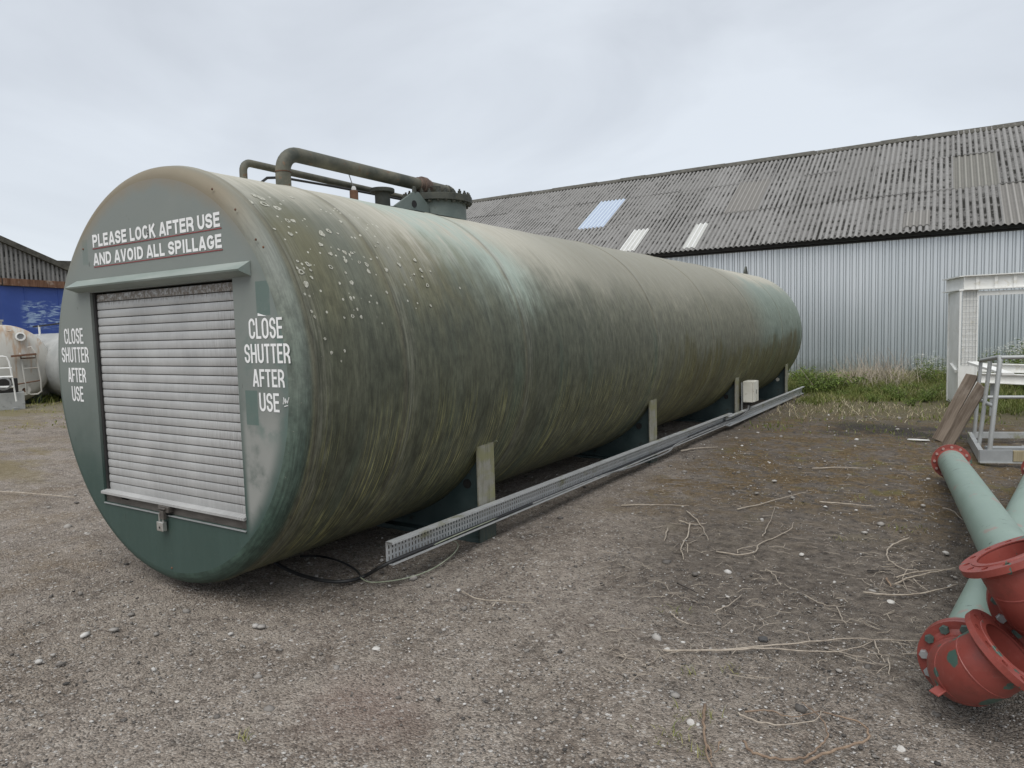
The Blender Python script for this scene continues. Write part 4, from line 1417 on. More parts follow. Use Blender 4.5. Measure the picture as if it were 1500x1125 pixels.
# ================================================================== CABLE TRAYS, CABLES AND BOX BESIDE THE TANK
def tray(name, label, p, q, depth=.06, h=.155):
    """channel on its side, p/q = lower back corner at either end; web perforated"""
    p, q = Vector(p), Vector(q)
    root = thing(name, label, 'cable tray', p, 0, 'cable trays along the tank')
    d = (q - p); L = d.length; d.normalize()
    side = Vector((d.y, -d.x, 0)).normalized()      # towards +X
    upv = side.cross(d) if side.cross(d).z > 0 else d.cross(side)
    T = lambda s, o, z: d * s + side * o + upv * z
    # web: a strip grid with real slots
    sp, sl = .034, .010
    n = int(L / sp)
    xs = []
    for i in range(n):
        xs += [i * sp, i * sp + sp - sl]
    xs.append(L)
    zs = [0, .022, .046, .060, .084, .098, .122, h]
    mb = MB()
    vs = [T(x, 0.0, z) for x in xs for z in zs]
    k = len(zs); fs = []
    for i in range(len(xs) - 1):
        for j in range(k - 1):
            row = j in (1, 3, 5)
            stag = (i % 2 == 1)
            if row and stag: continue
            fs.append((i * k + j, i * k + j + 1, (i + 1) * k + j + 1, (i + 1) * k + j))
    mb.add(vs, fs)
    web = mb.build('perforated_web', MAT['tray'], root, recalc=False)
    for (nm, z0, lipdir) in (('lower_flange', 0.0, 1), ('upper_flange', h, -1)):
        f = MB()
        sec = [(0, z0), (depth, z0), (depth, z0 + lipdir * .014), (depth - .003, z0 + lipdir * .014), (depth - .003, z0 + lipdir * .003), (0, z0 + lipdir * .003)]
        a = [T(0, o, z) for o, z in sec]; b = [T(L, o, z) for o, z in sec]
        m_ = len(sec)
        f.add(a + b, [(i, (i + 1) % m_, m_ + (i + 1) % m_, m_ + i) for i in range(m_)])
        f.build(nm, MAT['tray'], root)
    return root, T, L


ta, TA, LA = tray('cable_tray', 'long perforated galvanised cable tray with its open end near the front of the tank', (1.235, .77, .150), (1.235, 8.85, .075))
tb, TB, LB = tray('cable_tray', 'short galvanised cable tray running from the cream box towards the shed', (1.275, 8.55, .055), (1.275, 14.75, .015))

# junction box on the third saddle
jb = thing('junction_box', 'cream junction box standing on the cable tray at the third saddle', 'junction box', (1.30, 9.75, .33))
MB().box((-.03, -.16, .0), (.13, .16, .36)).build('enclosure', MAT['cream'], jb, bevel=.008)
MB().box((.134, -.155, .004), (.155, .155, .356)).build('lid', MAT['cream'], jb, bevel=.006)
MB().box((.156, -.012, .14), (.160, .006, .21)).build('label_plate', MAT['darkin'], jb)
MB().box((-.05, -.19, -.28), (-.034, -.165, .34)).build('mounting_strap', MAT['galv'], jb)
gl = MB()
for yy in (-.11, -.05, .01, .08):
    gl.lathe([(.018, 0), (.018, -.035), (.012, -.055), (.0001, -.056)], 8, frame((.05, yy, 0), (0, 0, 1)))
gl.build('cable_gland', MAT['cable'], jb)


def cable(name, label, pts, r, mat, n=8):
    # Catmull-Rom smoothing
    P = [Vector(p) for p in pts]
    out = []
    for i in range(len(P) - 1):
        p0 = P[max(0, i - 1)]; p1 = P[i]; p2 = P[i + 1]; p3 = P[min(len(P) - 1, i + 2)]
        for t in np.linspace(0, 1, 7)[:-1]:
            out.append(.5 * ((2 * p1) + (p2 - p0) * t + (2 * p0 - 5 * p1 + 4 * p2 - p3) * t * t + (3 * p1 - p0 - 3 * p2 + p3) * t ** 3))
    out.append(P[-1])
    o = MB().tube(out, r, n).build(name, mat, None, smooth='all')
    return tag(o, label, 'cable')


G = lambda x, y, z=.012: atz(x, y, z)
cable('black_cable', 'thick black cable snaking from under the tank into the open tray end',
      [G(380, 805), G(410, 828), G(440, 842), G(478, 851), G(510, 851), G(536, 843), (1.262, .80, .166), (1.262, 1.6, .158), (1.262, 4.0, .135), (1.262, 8.4, .094)], .0135, MAT['cable'])
cable('looped_cable', 'thinner black cable looping on the ground behind the thick black one',
      [G(440, 815), G(470, 815), G(500, 823), G(520, 834), G(529, 845)], .008, MAT['cable'])
cable('earth_wire', 'pale green earth wire looping off the tray onto the grit',
      [G(528, 846), G(545, 853), G(590, 848), G(630, 835), G(660, 815), G(671, 800, .05), G(662, 792, .10), (1.28, 1.2, .165), (1.265, 2.2, .157)], .0045, MAT['earth'], 6)
cable('grey_cable', 'slack grey cable hanging over the lower lip of the long tray',
      [(1.27, 2.6, .150), (1.285, 4.0, .135), (1.295, 4.6, .100), (1.30, 5.2, .085), (1.30, 5.9, .078), (1.285, 6.4, .125), (1.27, 8.5, .10)], .010, MAT['gcable'])
for i, (dy, lab) in enumerate(((-.11, 'outermost grey cable dropping from the cream box into the tray'), (-.05, 'middle grey cable dropping from the cream box into the tray'), (.01, 'innermost black cable dropping from the cream box into the tray'))):
    cable('box_cable', lab, [(1.35, 9.75 + dy, .285), (1.345, 9.70 + dy, .20), (1.315, 9.45 + dy, .13 + .014 * i), (1.29, 9.0 + dy, .105 + .015 * i), (1.27, 8.2, .10 + .02 * i), (1.262, 6.8, .115 + .012 * i)], .009, MAT['gcable'] if i < 2 else MAT['cable'])


# ================================================================== FLANGED PIPES WITH ELBOWS
def ring_mesh(ro, ri, t, nb, rb, pc, seg=56):
    """flange ring with real bolt holes, in the xy plane from z=0 to z=t"""
    bm = bmesh.new()
    loops = []
    for (rr, n, c) in [(ro, seg, (0, 0)), (ri, seg, (0, 0))] + [(rb, 10, (pc * math.cos(2 * PI * k / nb + PI / nb), pc * math.sin(2 * PI * k / nb + PI / nb))) for k in range(nb)]:
        loops.append([bm.verts.new((c[0] + rr * math.cos(2 * PI * i / n), c[1] + rr * math.sin(2 * PI * i / n), 0)) for i in range(n)])
    ed = []
    for lp in loops:
        ed += [bm.edges.new((lp[i], lp[(i + 1) % len(lp)])) for i in range(len(lp))]
    bmesh.ops.triangle_fill(bm, use_beauty=True, use_dissolve=False, edges=ed)
    # drop faces that filled holes
    for f in list(bm.faces):
        c = f.calc_center_median()
        if c.length < ri * .99:
            bm.faces.remove(f); continue
        for k in range(nb):
            q = Vector((pc * math.cos(2 * PI * k / nb + PI / nb), pc * math.sin(2 * PI * k / nb + PI / nb), 0))
            if (c - q).length < rb * .8:
                bm.faces.remove(f); break
    g = bmesh.ops.extrude_face_region(bm, geom=list(bm.faces))
    for e in g['geom']:
        if isinstance(e, bmesh.types.BMVert): e.co.z += t
    bmesh.ops.recalc_face_normals(bm, faces=bm.faces)
    me = bpy.data.meshes.new('flange'); bm.to_mesh(me); bm.free()
    me.materials.append(MAT['red'])
    return me


FL = ring_mesh(.181, .118, .026, 12, .0135, .152)


def put_mesh(me, name, parent, M4):
    o = bpy.data.objects.new(name, me); COL.objects.link(o)
    o.parent = parent
    o.matrix_local = M4
    return o


HEX = MB()
HEX.lathe([(.0001, .020), (.018, .020), (.020, .017), (.020, 0)], 6)
HEXG = HEX.build('bolt', simple('dark_green_bolt_paint', (0.045, 0.08, 0.07), (0.085, 0.125, 0.11), 30, .5, 0, .3, c3=(0.16, 0.16, 0.15)))
BOLT = HEXG.data
bpy.data.objects.remove(HEXG)
BOLT2 = BOLT.copy(); BOLT2.materials[0] = MAT['galv']
PINK = simple('pinkish_painted_bolt', (0.30, 0.17, 0.15), (0.42, 0.28, 0.25), 30, .6)
BOLT4 = BOLT.copy(); BOLT4.materials[0] = PINK
BOLT3 = BOLT.copy(); BOLT3.materials[0] = MAT['red']


def flange_pair(root, P, d, name='flange', bolts=True, facing=1, base=None):
    f = put_mesh(FL, name, root, frame(P, d))
    return f


def pipe_assembly(name, label, far, near, O, nO, far_open=True):
    far, near, O = Vector(far), Vector(near), Vector(O)
    d = (near - far).normalized(); L = (near - far).length
    root = thing(name, label, 'pipe', (0, 0, 0), 0, 'flanged pipes with elbows')
    root.location = (far.x, far.y, 0)
    off = Vector((far.x, far.y, 0))
    A = far - off; B = near - off; Oc = O - off
    r = .1255
    # straight green barrel (open, with wall thickness)
    mb = MB().lathe([(r - .009, .0), (r, .0), (r, L - .026), (r - .009, L - .026)], 40, frame(A, d), close=True)
    mb.build('barrel', MAT['gpipe'], root, smooth=35)
    MB().lathe([(r, .024), (r + .016, .028), (r + .010, .05), (r, .06)], 40, frame(A, d)).build('weld_collar', MAT['red'], root, smooth=35)
    ff = put_mesh(FL, 'flange', root, frame(A, d))
    for k in range(12):
        a = 2 * PI * k / 12 + PI / 12
        mm = frame(Vector((.152 * math.cos(a), .152 * math.sin(a), .026)), (0, 0, 1))
        put_mesh(BOLT4, 'bolt', ff, mm @ Matrix.Scale(.75, 4))
    # near flange of the barrel, gasket, elbow flange
    f1 = put_mesh(FL, 'flange', root, frame(B - d * .026, d))
    for k in range(12):
        a = 2 * PI * k / 12 + PI / 12
        put_mesh(BOLT, 'nut', f1, frame(Vector((.152 * math.cos(a), .152 * math.sin(a), 0)), (0, 0, -1)))
    # the elbow: from B, direction d, bending to direction nO
    el = bpy.data.objects.new('elbow', None); COL.objects.link(el); el.parent = root
    n = Vector(nO).normalized()
    n = (n - d * n.dot(d)).normalized()
    f2 = put_mesh(FL, 'bolted_flange', el, frame(B + d * .003, d))
    st = .075
    Rb = ((Oc - B).dot(d) + (Oc - B).dot(n)) / 2 - st
    c = B + d * st + n * Rb
    path = [B + d * .02, B + d * st]
    for a in np.linspace(0, PI / 2, 15)[1:]:
        path.append(c - n * Rb * math.cos(a) + d * Rb * math.sin(a))
    end = path[-1] + n * st
    path.append(end - n * .004)
    ro = [r + .004] * len(path)
    mb = MB().tube(path, ro, 40, cap=False)
    mb.build('body', MAT['red'], el, smooth='all', recalc=False)
    MB().tube(path, .112, 32, cap=False).build('bore', MAT['red'], el, smooth='all')
    for (q, dd) in ((path[2], None), (path[8], None), (path[13], None)):
        i = path.index(q)
        t = (path[i + 1] - path[i - 1]).normalized()
        MB().lathe([(r + .003, -.005), (r + .0058, -.002), (r + .0058, .002), (r + .003, .005)], 40, frame(q, t)).build('weld_bead', MAT['red'], el, smooth=40)
    # coned hub behind each flange
    MB().lathe([(r + .003, .05), (r + .012, .034), (r + .022, .028), (r + .022, .026)], 40, frame(B + d * .003, d)).build('hub', MAT['red'], el, smooth=40)
    f3 = put_mesh(FL, 'open_flange', el, frame(end - n * .026, n))
    MB().lathe([(r + .003, -.03), (r + .012, -.012), (r + .022, -.003), (r + .022, .001)], 40, frame(end - n * .026, n)).build('hub', MAT['red'], el, smooth=40)
    MB().lathe([(.1115, 0), (.1115, .0045), (.132, .0045), (.134, 0)], 48, frame(end - n * .0005, n)).build('raised_face', MAT['red'], el, smooth=40)
    return root, el, B, d, n, end, off, path


def bolts_on(el, B, d, pattern):
    """bolt heads on the elbow side of the bolted flange; children of the elbow"""
    M0 = frame(B + d * .029, d)
    for k in range(12):
        a = 2 * PI * k / 12 + PI / 12
        me = (BOLT, BOLT2, BOLT3)[pattern[k % len(pattern)]]
        put_mesh(me, 'bolt_head', el, M0 @ frame(Vector((.152 * math.cos(a), .152 * math.sin(a), 0)), (0, 0, 1)) @ Matrix.Rotation(k * .7, 4, 'Z'))


# pipe lying on the ground, elbow turned to the right
B0 = Vector((4.481, .955, .185)); dB = Vector((-.123, -.992, .018)).normalized()
nB = Vector((.675, -.075, .734))
rB = pipe_assembly('flanged_pipe', 'pale green flanged pipe passing underneath, its red elbow resting on the grit',
                   B0 - dB * 5.45, B0, (4.637, .692, .391), nB)
bolts_on(rB[1], rB[2], rB[3], (0, 0, 1, 1, 0, 0, 0, 0))


def add_chips(pxs, path):
    P = [np.array(p) for p in path]
    k = M.__new__(M)
    k.m = MAT['red']; k.t = k.m.node_tree; k.b = k.t.nodes['Principled BSDF']; k._tc = None
    cur = k.b.inputs['Base Color'].links[0].from_socket
    w = k.pos()
    wob = k.noise(w, 26, 4, .6, col=True)
    wv = k.new('ShaderNodeVectorMath'); wv.operation = 'MULTIPLY_ADD'
    k.set(wv, 0, wob); wv.inputs[1].default_value = (.05, .05, .05); k.set(wv, 2, w)
    for (px, py, r) in pxs:
        d = pray(px, py); hit = None
        for t in np.arange(2.0, 6.0, .004):
            q = CAM + d * t
            if min(np.linalg.norm(q - p) for p in P) < .131:
                hit = q; break
        if hit is None: continue
        vd = k.new('ShaderNodeVectorMath'); vd.operation = 'DISTANCE'
        k.set(vd, 0, wv.outputs[0]); vd.inputs[1].default_value = tuple(hit + .025)
        cur = k.mix(k.step(vd.outputs['Value'], r + .002, r - .002), cur, (0.055, 0.105, 0.085))
    k.set(k.b, 'Base Color', cur)


dense = []
pp_ = [q + rB[6] for q in rB[7]]
for i in range(len(pp_) - 1):
    for t in np.linspace(0, 1, 5)[:-1]:
        dense.append(pp_[i].lerp(pp_[i + 1], t))
add_chips([(1394, 962, .030), (1398, 972, .018), (1375, 945, .014), (1452, 952, .018), (1462, 958, .014), (1482, 986, .022), (1478, 1003, .014), (1370, 985, .016), (1372, 1000, .014), (1455, 1030, .05), (1430, 1036, .03)], dense)
# pipe lying across it, elbow turned up
A0 = Vector((4.3543, 5.9668, .1815)); dA = Vector((.0767, -.9955, .0580)).normalized()
nA = Vector((-.4806, -.0034, .8769))
rA = pipe_assembly('flanged_pipe', 'pale green flanged pipe lying across the other, its red elbow opening upward',
                   A0, A0 + dA * 4.97, (4.584, .731, .766), nA)
bolts_on(rA[1], rA[2], rA[3], (0, 0, 0, 1))
# small spigot on the lower elbow
sp_ = rB[7][11]
q0 = atz(1397, 1017, .05) - rB[6]
tn = MB()
pb = rB[7][7]
dirv = (Vector((-.55, -.55, -.35))).normalized()
tn.bar(pb + dirv * .12, pb + dirv * .175, .05, .008)
tn.build('lug', MAT['red'], rB[1], bevel=.006)


# ================================================================== GALVANISED GUARD RAIL FRAME AND PLANKS (right)
def railframe():
    base = atz(1449.5, 660, .13)
    root = thing('guard_rail', 'galvanised tube guard rail on a channel base behind the green pipes', 'guard rail', (base.x, base.y, 0))
    off = Vector((base.x, base.y, 0))
    def L(p): return Vector(p) - off
    b1 = atz(1449.5, 660, .13); t1 = aty(1465.5, 523, b1.y + .02)
    b2 = aty(1434, 653, b1.y + .55); t2 = aty(1450.5, 527, b1.y + .57)
    b3 = atz(1427.5, 633, .13); t3 = aty(1437, 528, b3.y + .02)
    b1, t1, b2, t2, b3, t3 = [L(q) for q in (b1, t1, b2, t2, b3, t3)]
    r = .026
    # near post bends into the end rail
    e = (t3 - t1).normalized()
    MB().tube([b1, t1 - (t1 - b1).normalized() * .05, t1 + e * .012 + Vector((0, 0, .0)), t1 + e * .06, t3], r, 12).build('end_loop', MAT['rail'], root, smooth=40)
    MB().tube([b2, b2.lerp(t1, 0) * 0 + Vector(t2) - Vector((0, 0, .02))], r * .9, 12).build('post', MAT['rail'], root, smooth=40)
    MB().tube([b3, t3 + Vector((0, 0, .0))], r * .9, 12).build('post', MAT['rail'], root, smooth=40)
    # mid rail at the end
    m1 = b1.lerp(t1, .47); m3 = b3.lerp(t3, .47)
    MB().tube([m1, m3], r * .85, 12).build('mid_rail', MAT['rail'], root, smooth=40)
    # long rails away to the right (out of the picture)
    ru = Vector((.93, .36, 0)).normalized()
    top = t1 + Vector((0, 0, -.005))
    MB().tube([top, top + ru * 2.6], r * .9, 12).build('top_rail', MAT['rail'], root, smooth=40)
    MB().tube([m3 + Vector((.0, 0, .02)), m3 + ru * 2.8], r * .85, 12).build('mid_rail', MAT['rail'], root, smooth=40)
    far1 = t1 + ru * 2.55
    MB().tube([far1, (b1 + ru * 2.5)], r * .9, 12).build('post', MAT['rail'], root, smooth=40)
    # base channels: side towards the back, end plate facing us, far channel
    c1 = L(atz(1434.5, 659, .14)); c3 = L(atz(1418, 631.5, .14))
    MB().bar(c1 + Vector((.02, 0, -.075)), c3 + Vector((.02, 0, -.075)), .05, .13).build('side_channel', MAT['rail'], root)
    ex = c1 + ru * .34
    MB().bar(c1 + Vector((0, 0, -.07)), ex + Vector((0, 0, -.07)), .03, .14).build('end_plate', MAT['galv'], root)
    MB().bar(c1 + ru * .345 + Vector((0, .01, -.07)), c1 + ru * 1.9 + Vector((0, .01, -.07)), .05, .12).build('timber_bearer', MAT['ptimber'], root)
    MB().bar(c1 + ru * .2 + Vector((-.1, .42, -.06)), c1 + ru * 2.2 + Vector((-.1, .42, -.06)), .14, .05).build('deck_board', MAT['galv'], root)
    MB().bar(c3 + Vector((.05, 0, -.05)), c3 + ru * 2.4 + Vector((.05, 0, -.05)), .05, .08).build('far_channel', MAT['rail'], root)
    MB().bar(c1 + Vector((.0, 0, -.145)), c1 + ru * 1.9 + Vector((0, 0, -.145)), .06, .012).build('base_strip', MAT['rail'], root)
    return root


railframe()


def plank(label, pb, pt, w, t, notch=False):
    pb, pt = Vector(pb), Vector(pt)
    d = (pt - pb); L = d.length; d.normalize()
    root = bpy.data.objects.new('timber_plank', None)
    # plank mesh along local z; a few cross sections with slight warp
    side = Vector((.92, -.38, 0)); side = (side - d * side.dot(d)).normalized()
    mm = frame(pb, d, side)
    mb = MB(); vs = []
    n = 6
    rr_ = random.Random(len(label))
    for i in range(n + 1):
        z = L * i / n
        wv = .004 * math.sin(i * 1.3)
        for (x, y) in ((-w / 2, -t / 2), (w / 2, -t / 2), (w / 2, t / 2), (-w / 2, t / 2)):
            zz = z
            if i == n: zz += .02 * (1 if x > 0 else -1) * (-1 if notch else .6)
            vs.append((x + rr_.uniform(-.003, .003), y + wv + rr_.uniform(-.002, .002), zz))
    fs = [(3, 2, 1, 0), (4 * n, 4 * n + 1, 4 * n + 2, 4 * n + 3)]
    for i in range(n):
        for k in range(4):
            fs.append((4 * i + k, 4 * i + (k + 1) % 4, 4 * i + 4 + (k + 1) % 4, 4 * i + 4 + k))
    mb.add(vs, fs)
    bpy.data.objects.remove(root)
    o = mb.build('timber_plank', MAT['plank'], None, bevel=.004)
    o.matrix_world = mm
    return tag(o, label, 'plank', 'planks leaning on the guard rail')


a1 = atz(1374, 645, .0); b1 = aty(1424.5, 549, a1.y + .12)
plank('taller weathered plank leaning on the guard rail, the one nearer the white frame', a1, b1, .15, .045)
a2 = atz(1387, 654, .0); b2 = aty(1438.5, 565, a2.y - .06)
plank('shorter weathered plank leaning on the guard rail, in front of the taller one', a2, b2, .135, .05, True)


# ================================================================== WHITE STEEL FRAME (right)
def whiteframe():
    O = atz(1404, 596, 0)                          # foot of the nearest column corner
    root = thing('white_steel_frame', 'white painted steel portal frame with meshed column in front of the shed wall', 'steel frame', (O.x, O.y, 0))
    ex = (Vector((1, -.05, 0))).normalized()       # along the long beam
    ey = (Vector((-.16, .98, 0))).normalized()     # along the short return, away from us
    H = 2.16
    def P(a, b, z): return ex * a + ey * b + Vector((0, 0, z))
    def panel(name, a0, a1, b0, b1, z0, z1, mat='white'):
        mb = MB()
        vs = [P(a, b, z) for z in (z0, z1) for (a, b) in ((a0, b0), (a1, b0), (a1, b1), (a0, b1))]
        mb.add(vs, [(3, 2, 1, 0), (4, 5, 6, 7), (0, 1, 5, 4), (1, 2, 6, 5), (2, 3, 7, 6), (3, 0, 4, 7)])
        return mb.build(name, MAT[mat], root)
    # column: side plate receding, corner angle, front plate
    panel('side_plate', -.012, .0, .02, 1.15, 0, H)
    panel('corner_angle', -.02, .012, -.02, .02, 0, H + .01, 'white')
    panel('lower_front_plate', .015, .265, .0, .012, 0.0, .78)
    panel('upper_front_plate', .03, .25, .02, .028, .78, H)
    panel('column_edge', .25, .275, -.02, .03, 0.0, H)
    panel('head_plate', -.03, .30, -.03, .03, H, H + .02)
    panel('back_post', -.03, .03, 1.15, 1.21, 0, H)
    # mesh welded over the column front: single thin wires
    mw = MB()
    for k in range(5):
        a = .03 + .055 * k
        mw.bar(P(a, -.012, .78), P(a, -.012, H - .02), .006, .006)
    for k in range(13):
        z = .82 + .105 * k
        mw.bar(P(.02, -.018, z), P(.26, -.018, z), .006, .006)
    mw.build('wire_mesh', MAT['galv'], root)
    # top beam: I-section running right, mitred return to the back
    zt = H + .27
    for (nm, p, q) in (('long_beam', P(.05, .0, 0), P(4.2, .0, 0)), ('return_beam', P(.05, .0, 0), P(-.06, 1.2, 0))):
        mb = MB()
        mb.bar(p + Vector((0, 0, zt)), q + Vector((0, 0, zt)), .16, .018)
        mb.bar(p + Vector((0, 0, zt - .125)), q + Vector((0, 0, zt - .125)), .012, .23)
        mb.bar(p + Vector((0, 0, zt - .25)), q + Vector((0, 0, zt - .25)), .16, .018)
        mb.build(nm, MAT['white'], root)
    panel('lower_tie', .27, 4.2, -.02, .03, H - .10, H - .02)
    # stiffener brackets on the back of the beam
    br = MB().bar(P(.25, -.03, zt - .24), P(.25, -.03, zt - .02), .010, .05).build('stiffener', MAT['white'], root)
    for k in range(1, 14):
        dup(br, root, P(.28 * k, 0, 0))
    # bracket and cleat on the side plate
    br2 = MB(); br2.bar(P(-.03, .15, .66), P(-.03, .75, .76), .04, .05)
    br2.build('bracket', MAT['white'], root)
    br3 = MB(); br3.box((-.05, .45, 1.30), (-.012, .54, 1.38)); br3.build('cleat', MAT['rust'], root)
    # far column of the portal, out of the picture
    panel('far_column', 4.1, 4.35, -.02, .10, 0, H)
    return root


whiteframe()

# white beams stacked on a trestle behind the guard rail
bs = thing('beam_trestle', 'white steel beams stacked on a low trestle behind the guard rail', 'beam stack', (5.0, 11.6, 0))
zz = {}
p1 = aty(1428, 552, 11.6); p2 = aty(1500, 556, 11.9)
for nm, (ya, yb, h_, dep) in {'upper_beam': (538, 540, .13, 11.8), 'lower_beam': (553, 556, .15, 11.6)}.items():
    a = aty(1432, ya, dep) - Vector((5.0, 11.6, 0)); b = aty(1500, yb, dep) - Vector((5.0, 11.6, 0))
    b2 = a + (b - a) * 3.2
    mb = MB()
    mb.bar(a, b2, .012, h_); mb.bar(a + Vector((0, 0, h_ / 2)), b2 + Vector((0, 0, h_ / 2)), .11, .014); mb.bar(a - Vector((0, 0, h_ / 2)), b2 - Vector((0, 0, h_ / 2)), .11, .014)
    mb.build(nm, MAT['white'], bs)
MB().bar((-.15, .15, 0), (-.15, .15, .60), .06, .06).build('trestle_leg', MAT['galv'], bs)
MB().bar((1.2, .15, 0), (1.2, .15, .60), .06, .06).build('trestle_leg', MAT['galv'], bs)
# loose board slanting across
lb0 = aty(1424, 531, 11.3); lb1 = aty(1477, 548, 10.2)
o = MB().bar(lb0, lb1, .16, .035).build('slanting_board', MAT['white'])
tag(o, 'pale board slanting down from the white column towards the guard rail', 'board')


# ================================================================== OLD TANKS AT THE LEFT
def oldtanks():
    c = Vector((-17.414, 5.937, 0)); R1 = 1.095
    ax_ = Vector((.93, -.36, 0)).normalized()
    root = thing('rusty_white_tank', 'old white tank with rust streaks and a ladder on its round end', 'tank', c, math.atan2(ax_.y, ax_.x))
    # local x = towards us
    Mx = frame((0, 0, R1), (1, 0, 0), (0, 1, 0))
    prof = [(.0001, .0), (R1 * .5, -.03), (R1 * .85, -.09), (R1 * .97, -.15), (R1, -.24), (R1 * .98, -.85), (R1 * .6, -1.1), (.0001, -1.15)]
    MB().lathe(prof, 64, Mx).build('shell', MAT['rtank'], root, smooth=50)
    q = lambda px, py, dx=0.02: None
    # px -> local y,z on end plane
    ey = Vector((-ax_.y, ax_.x, 0))
    def loc(px, py, dx=.03):
        o_, d_ = Vector(CAM), Vector(pray(px, py))
        pl = c + ax_ * dx
        t = (pl - o_).dot(ax_) / d_.dot(ax_)
        h = o_ + d_ * t - c
        return Vector((dx, h.dot(ey), h.z))
    m0 = loc(30, 493, .10)
    MB().lathe([(.12, -.2), (.12, .05), (.085, .055), (.08, .02), (.0001, .02)], 20, frame(m0, (1, 0, 0))).build('gauge_port', MAT['white'], root, smooth=30)
    MB().lathe([(.075, .024), (.0001, .026)], 16, frame(m0, (1, 0, 0))).build('port_glass', MAT['gcable'], root)
    n0 = loc(36, 571)
    MB().lathe([(.09, -.1), (.09, .10), (.14, .10), (.14, .14), (.06, .14), (.06, .10)], 20, frame(n0, (1, 0, 0))).build('outlet', MAT['rtank'], root, smooth=30)
    MB().lathe([(.06, .11), (.0001, .11)], 16, frame(n0, (1, 0, 0))).build('outlet_plug', MAT['rust'], root)
    # ladder
    ld = bpy.data.objects.new('ladder', None); COL.objects.link(ld); ld.parent = root
    a = [loc(29, 517, .14), loc(32, 530, .20), loc(37, 560, .20), loc(39, 576, .16), loc(47, 578, .14)]
    MB().tube(a, .022, 8).build('stile', MAT['rtank'], ld, smooth=40)
    b = [loc(41, 509, .10), loc(46, 508, .18), loc(51, 515, .20), loc(56, 537, .22), loc(60, 556, .22), loc(61, 573, .20), loc(56, 577, .16), loc(44, 578, .13)]
    MB().tube(b, .022, 8).build('stile', MAT['rtank'], ld, smooth=40)
    for (p, q_) in (((34, 540), (57, 538.5)), ((25, 563), (60, 557)), ((30, 525), (54, 524))):
        MB().tube([loc(*p, .2), loc(*q_, .2)], .018, 8).build('rung', MAT['rust'] if p[1] != 540 else MAT['rtank'], ld, smooth=40)
    MB().bar(loc(16, 522, .22), loc(53, 518.5, .22), .30, .05).build('step_plate', MAT['rust'], root)
    MB().tube([loc(11, 485, -.02), loc(18, 484, .0), (loc(23, 490, .02)), loc(25, 498, .05)], .02, 8).build('vent_pipe', MAT['rtank'], root, smooth=40)
    MB().lathe([(.16, -.1), (.16, .12), (.19, .12), (.19, .17), (.0001, .18)], 18, frame((-.6, -.12, 2 * R1 - .02), (0, 0, 1))).build('top_hatch', MAT['ltank'], root, smooth=30)
    # cradle
    MB().box((-.6, -.8, -.05), (-.4, .8, .3)).build('cradle', MAT['dgreen'], root)
    MB().box((-.9, -.7, -.05), (-.75, .7, .3)).build('cradle', MAT['dgreen'], root)
    # white tube stand with a grey box in front of it
    st = thing('tube_stand', 'white bent tube stand with crossbars in front of the rusty white tank', 'stand', (-15.9, 5.35, 0))
    f = Vector((-15.9, 5.35, 0))
    def at(px, py):                                # on a plane facing us through f
        o_, d_ = Vector(CAM), Vector(pray(px, py))
        t = (f - o_).dot(ax_) / d_.dot(ax_)
        return o_ + d_ * t - f
    pts = [at(24, 588), at(18, 553), at(13, 530), at(9, 523), at(3, 522), at(-8, 523)]
    MB().tube(pts, .021, 8).build('bent_tube', MAT['white'], st, smooth=40)
    for y in (539, 552, 566.5):
        MB().tube([at(-8, y + 1), at(18.5 + (y - 550) * .12, y)], .02 if y == 539 else .03, 8).build('crossbar', MAT['white'], st, smooth=40)
    pl = at(22, 586)
    MB().box((pl.x - .07, pl.y - .07, -.02), (pl.x + .07, pl.y + .07, .05)).build('foot', MAT['galv'], st)
    bx = thing('grey_box', 'grey cabinet with a round opening at the foot of the tube stand', 'cabinet', (-16.2, 5.2, 0))
    g0 = at(-25, 596) + f; g1 = at(19, 566) + f
    mm = frame((0, 0, 0), (0, 0, 1), ax_)
    MB().box((-.5, -.75, -.02), (.02, .62, .42), mm).build('cabinet', MAT['ltank'], bx, bevel=.01)
    MB().box((-.4, -.7, .43), (0, .5, .78), mm).build('dark_bay', MAT['darkin'], bx)
    wheel = at(5, 562) + f - Vector((-16.2, 5.2, 0))
    MB().lathe([(.13, -.02), (.17, 0), (.17, .05), (.13, .06)], 20, frame(wheel, ax_), close=True).build('ring', MAT['gcable'], bx, smooth=40)
    # second tank alongside
    c2 = Vector((-18.85, 7.93, 0))
    t2 = thing('grey_horizontal_tank', 'plain grey horizontal tank lying behind the rusty white one', 'tank', c2, math.atan2(-.07, .998))
    R2 = .975
    MB().lathe([(.0001, 6.4), (R2 * .6, 6.35), (R2 * .93, 6.2), (R2, 6.0), (R2, -3), (.0001, -3.2)], 64, frame((0, 0, R2), (1, 0, 0), (0, 1, 0))).build('shell', MAT['ltank'], t2, smooth=50)
    for x in (4.2, -2.0):
        MB().box((x - .1, -.75, -.05), (x + .1, .75, .35)).build('cradle', MAT['dgreen'], t2)
    MB().tube([(-.35, -.3, 2 * R2 - .1), (-.35, -.3, 2 * R2 + .25)], .03, 8).build('rail_post', MAT['white'], t2)
    MB().tube([(-.8, -.3, 2 * R2 + .22), (2.6, -.3, 2 * R2 + .30)], .025, 8).build('hand_rail', MAT['cable'], t2)
    MB().tube([(2.4, -.3, 2 * R2 - .1), (2.4, -.3, 2 * R2 + .29)], .03, 8).build('rail_post', MAT['white'], t2)


oldtanks()


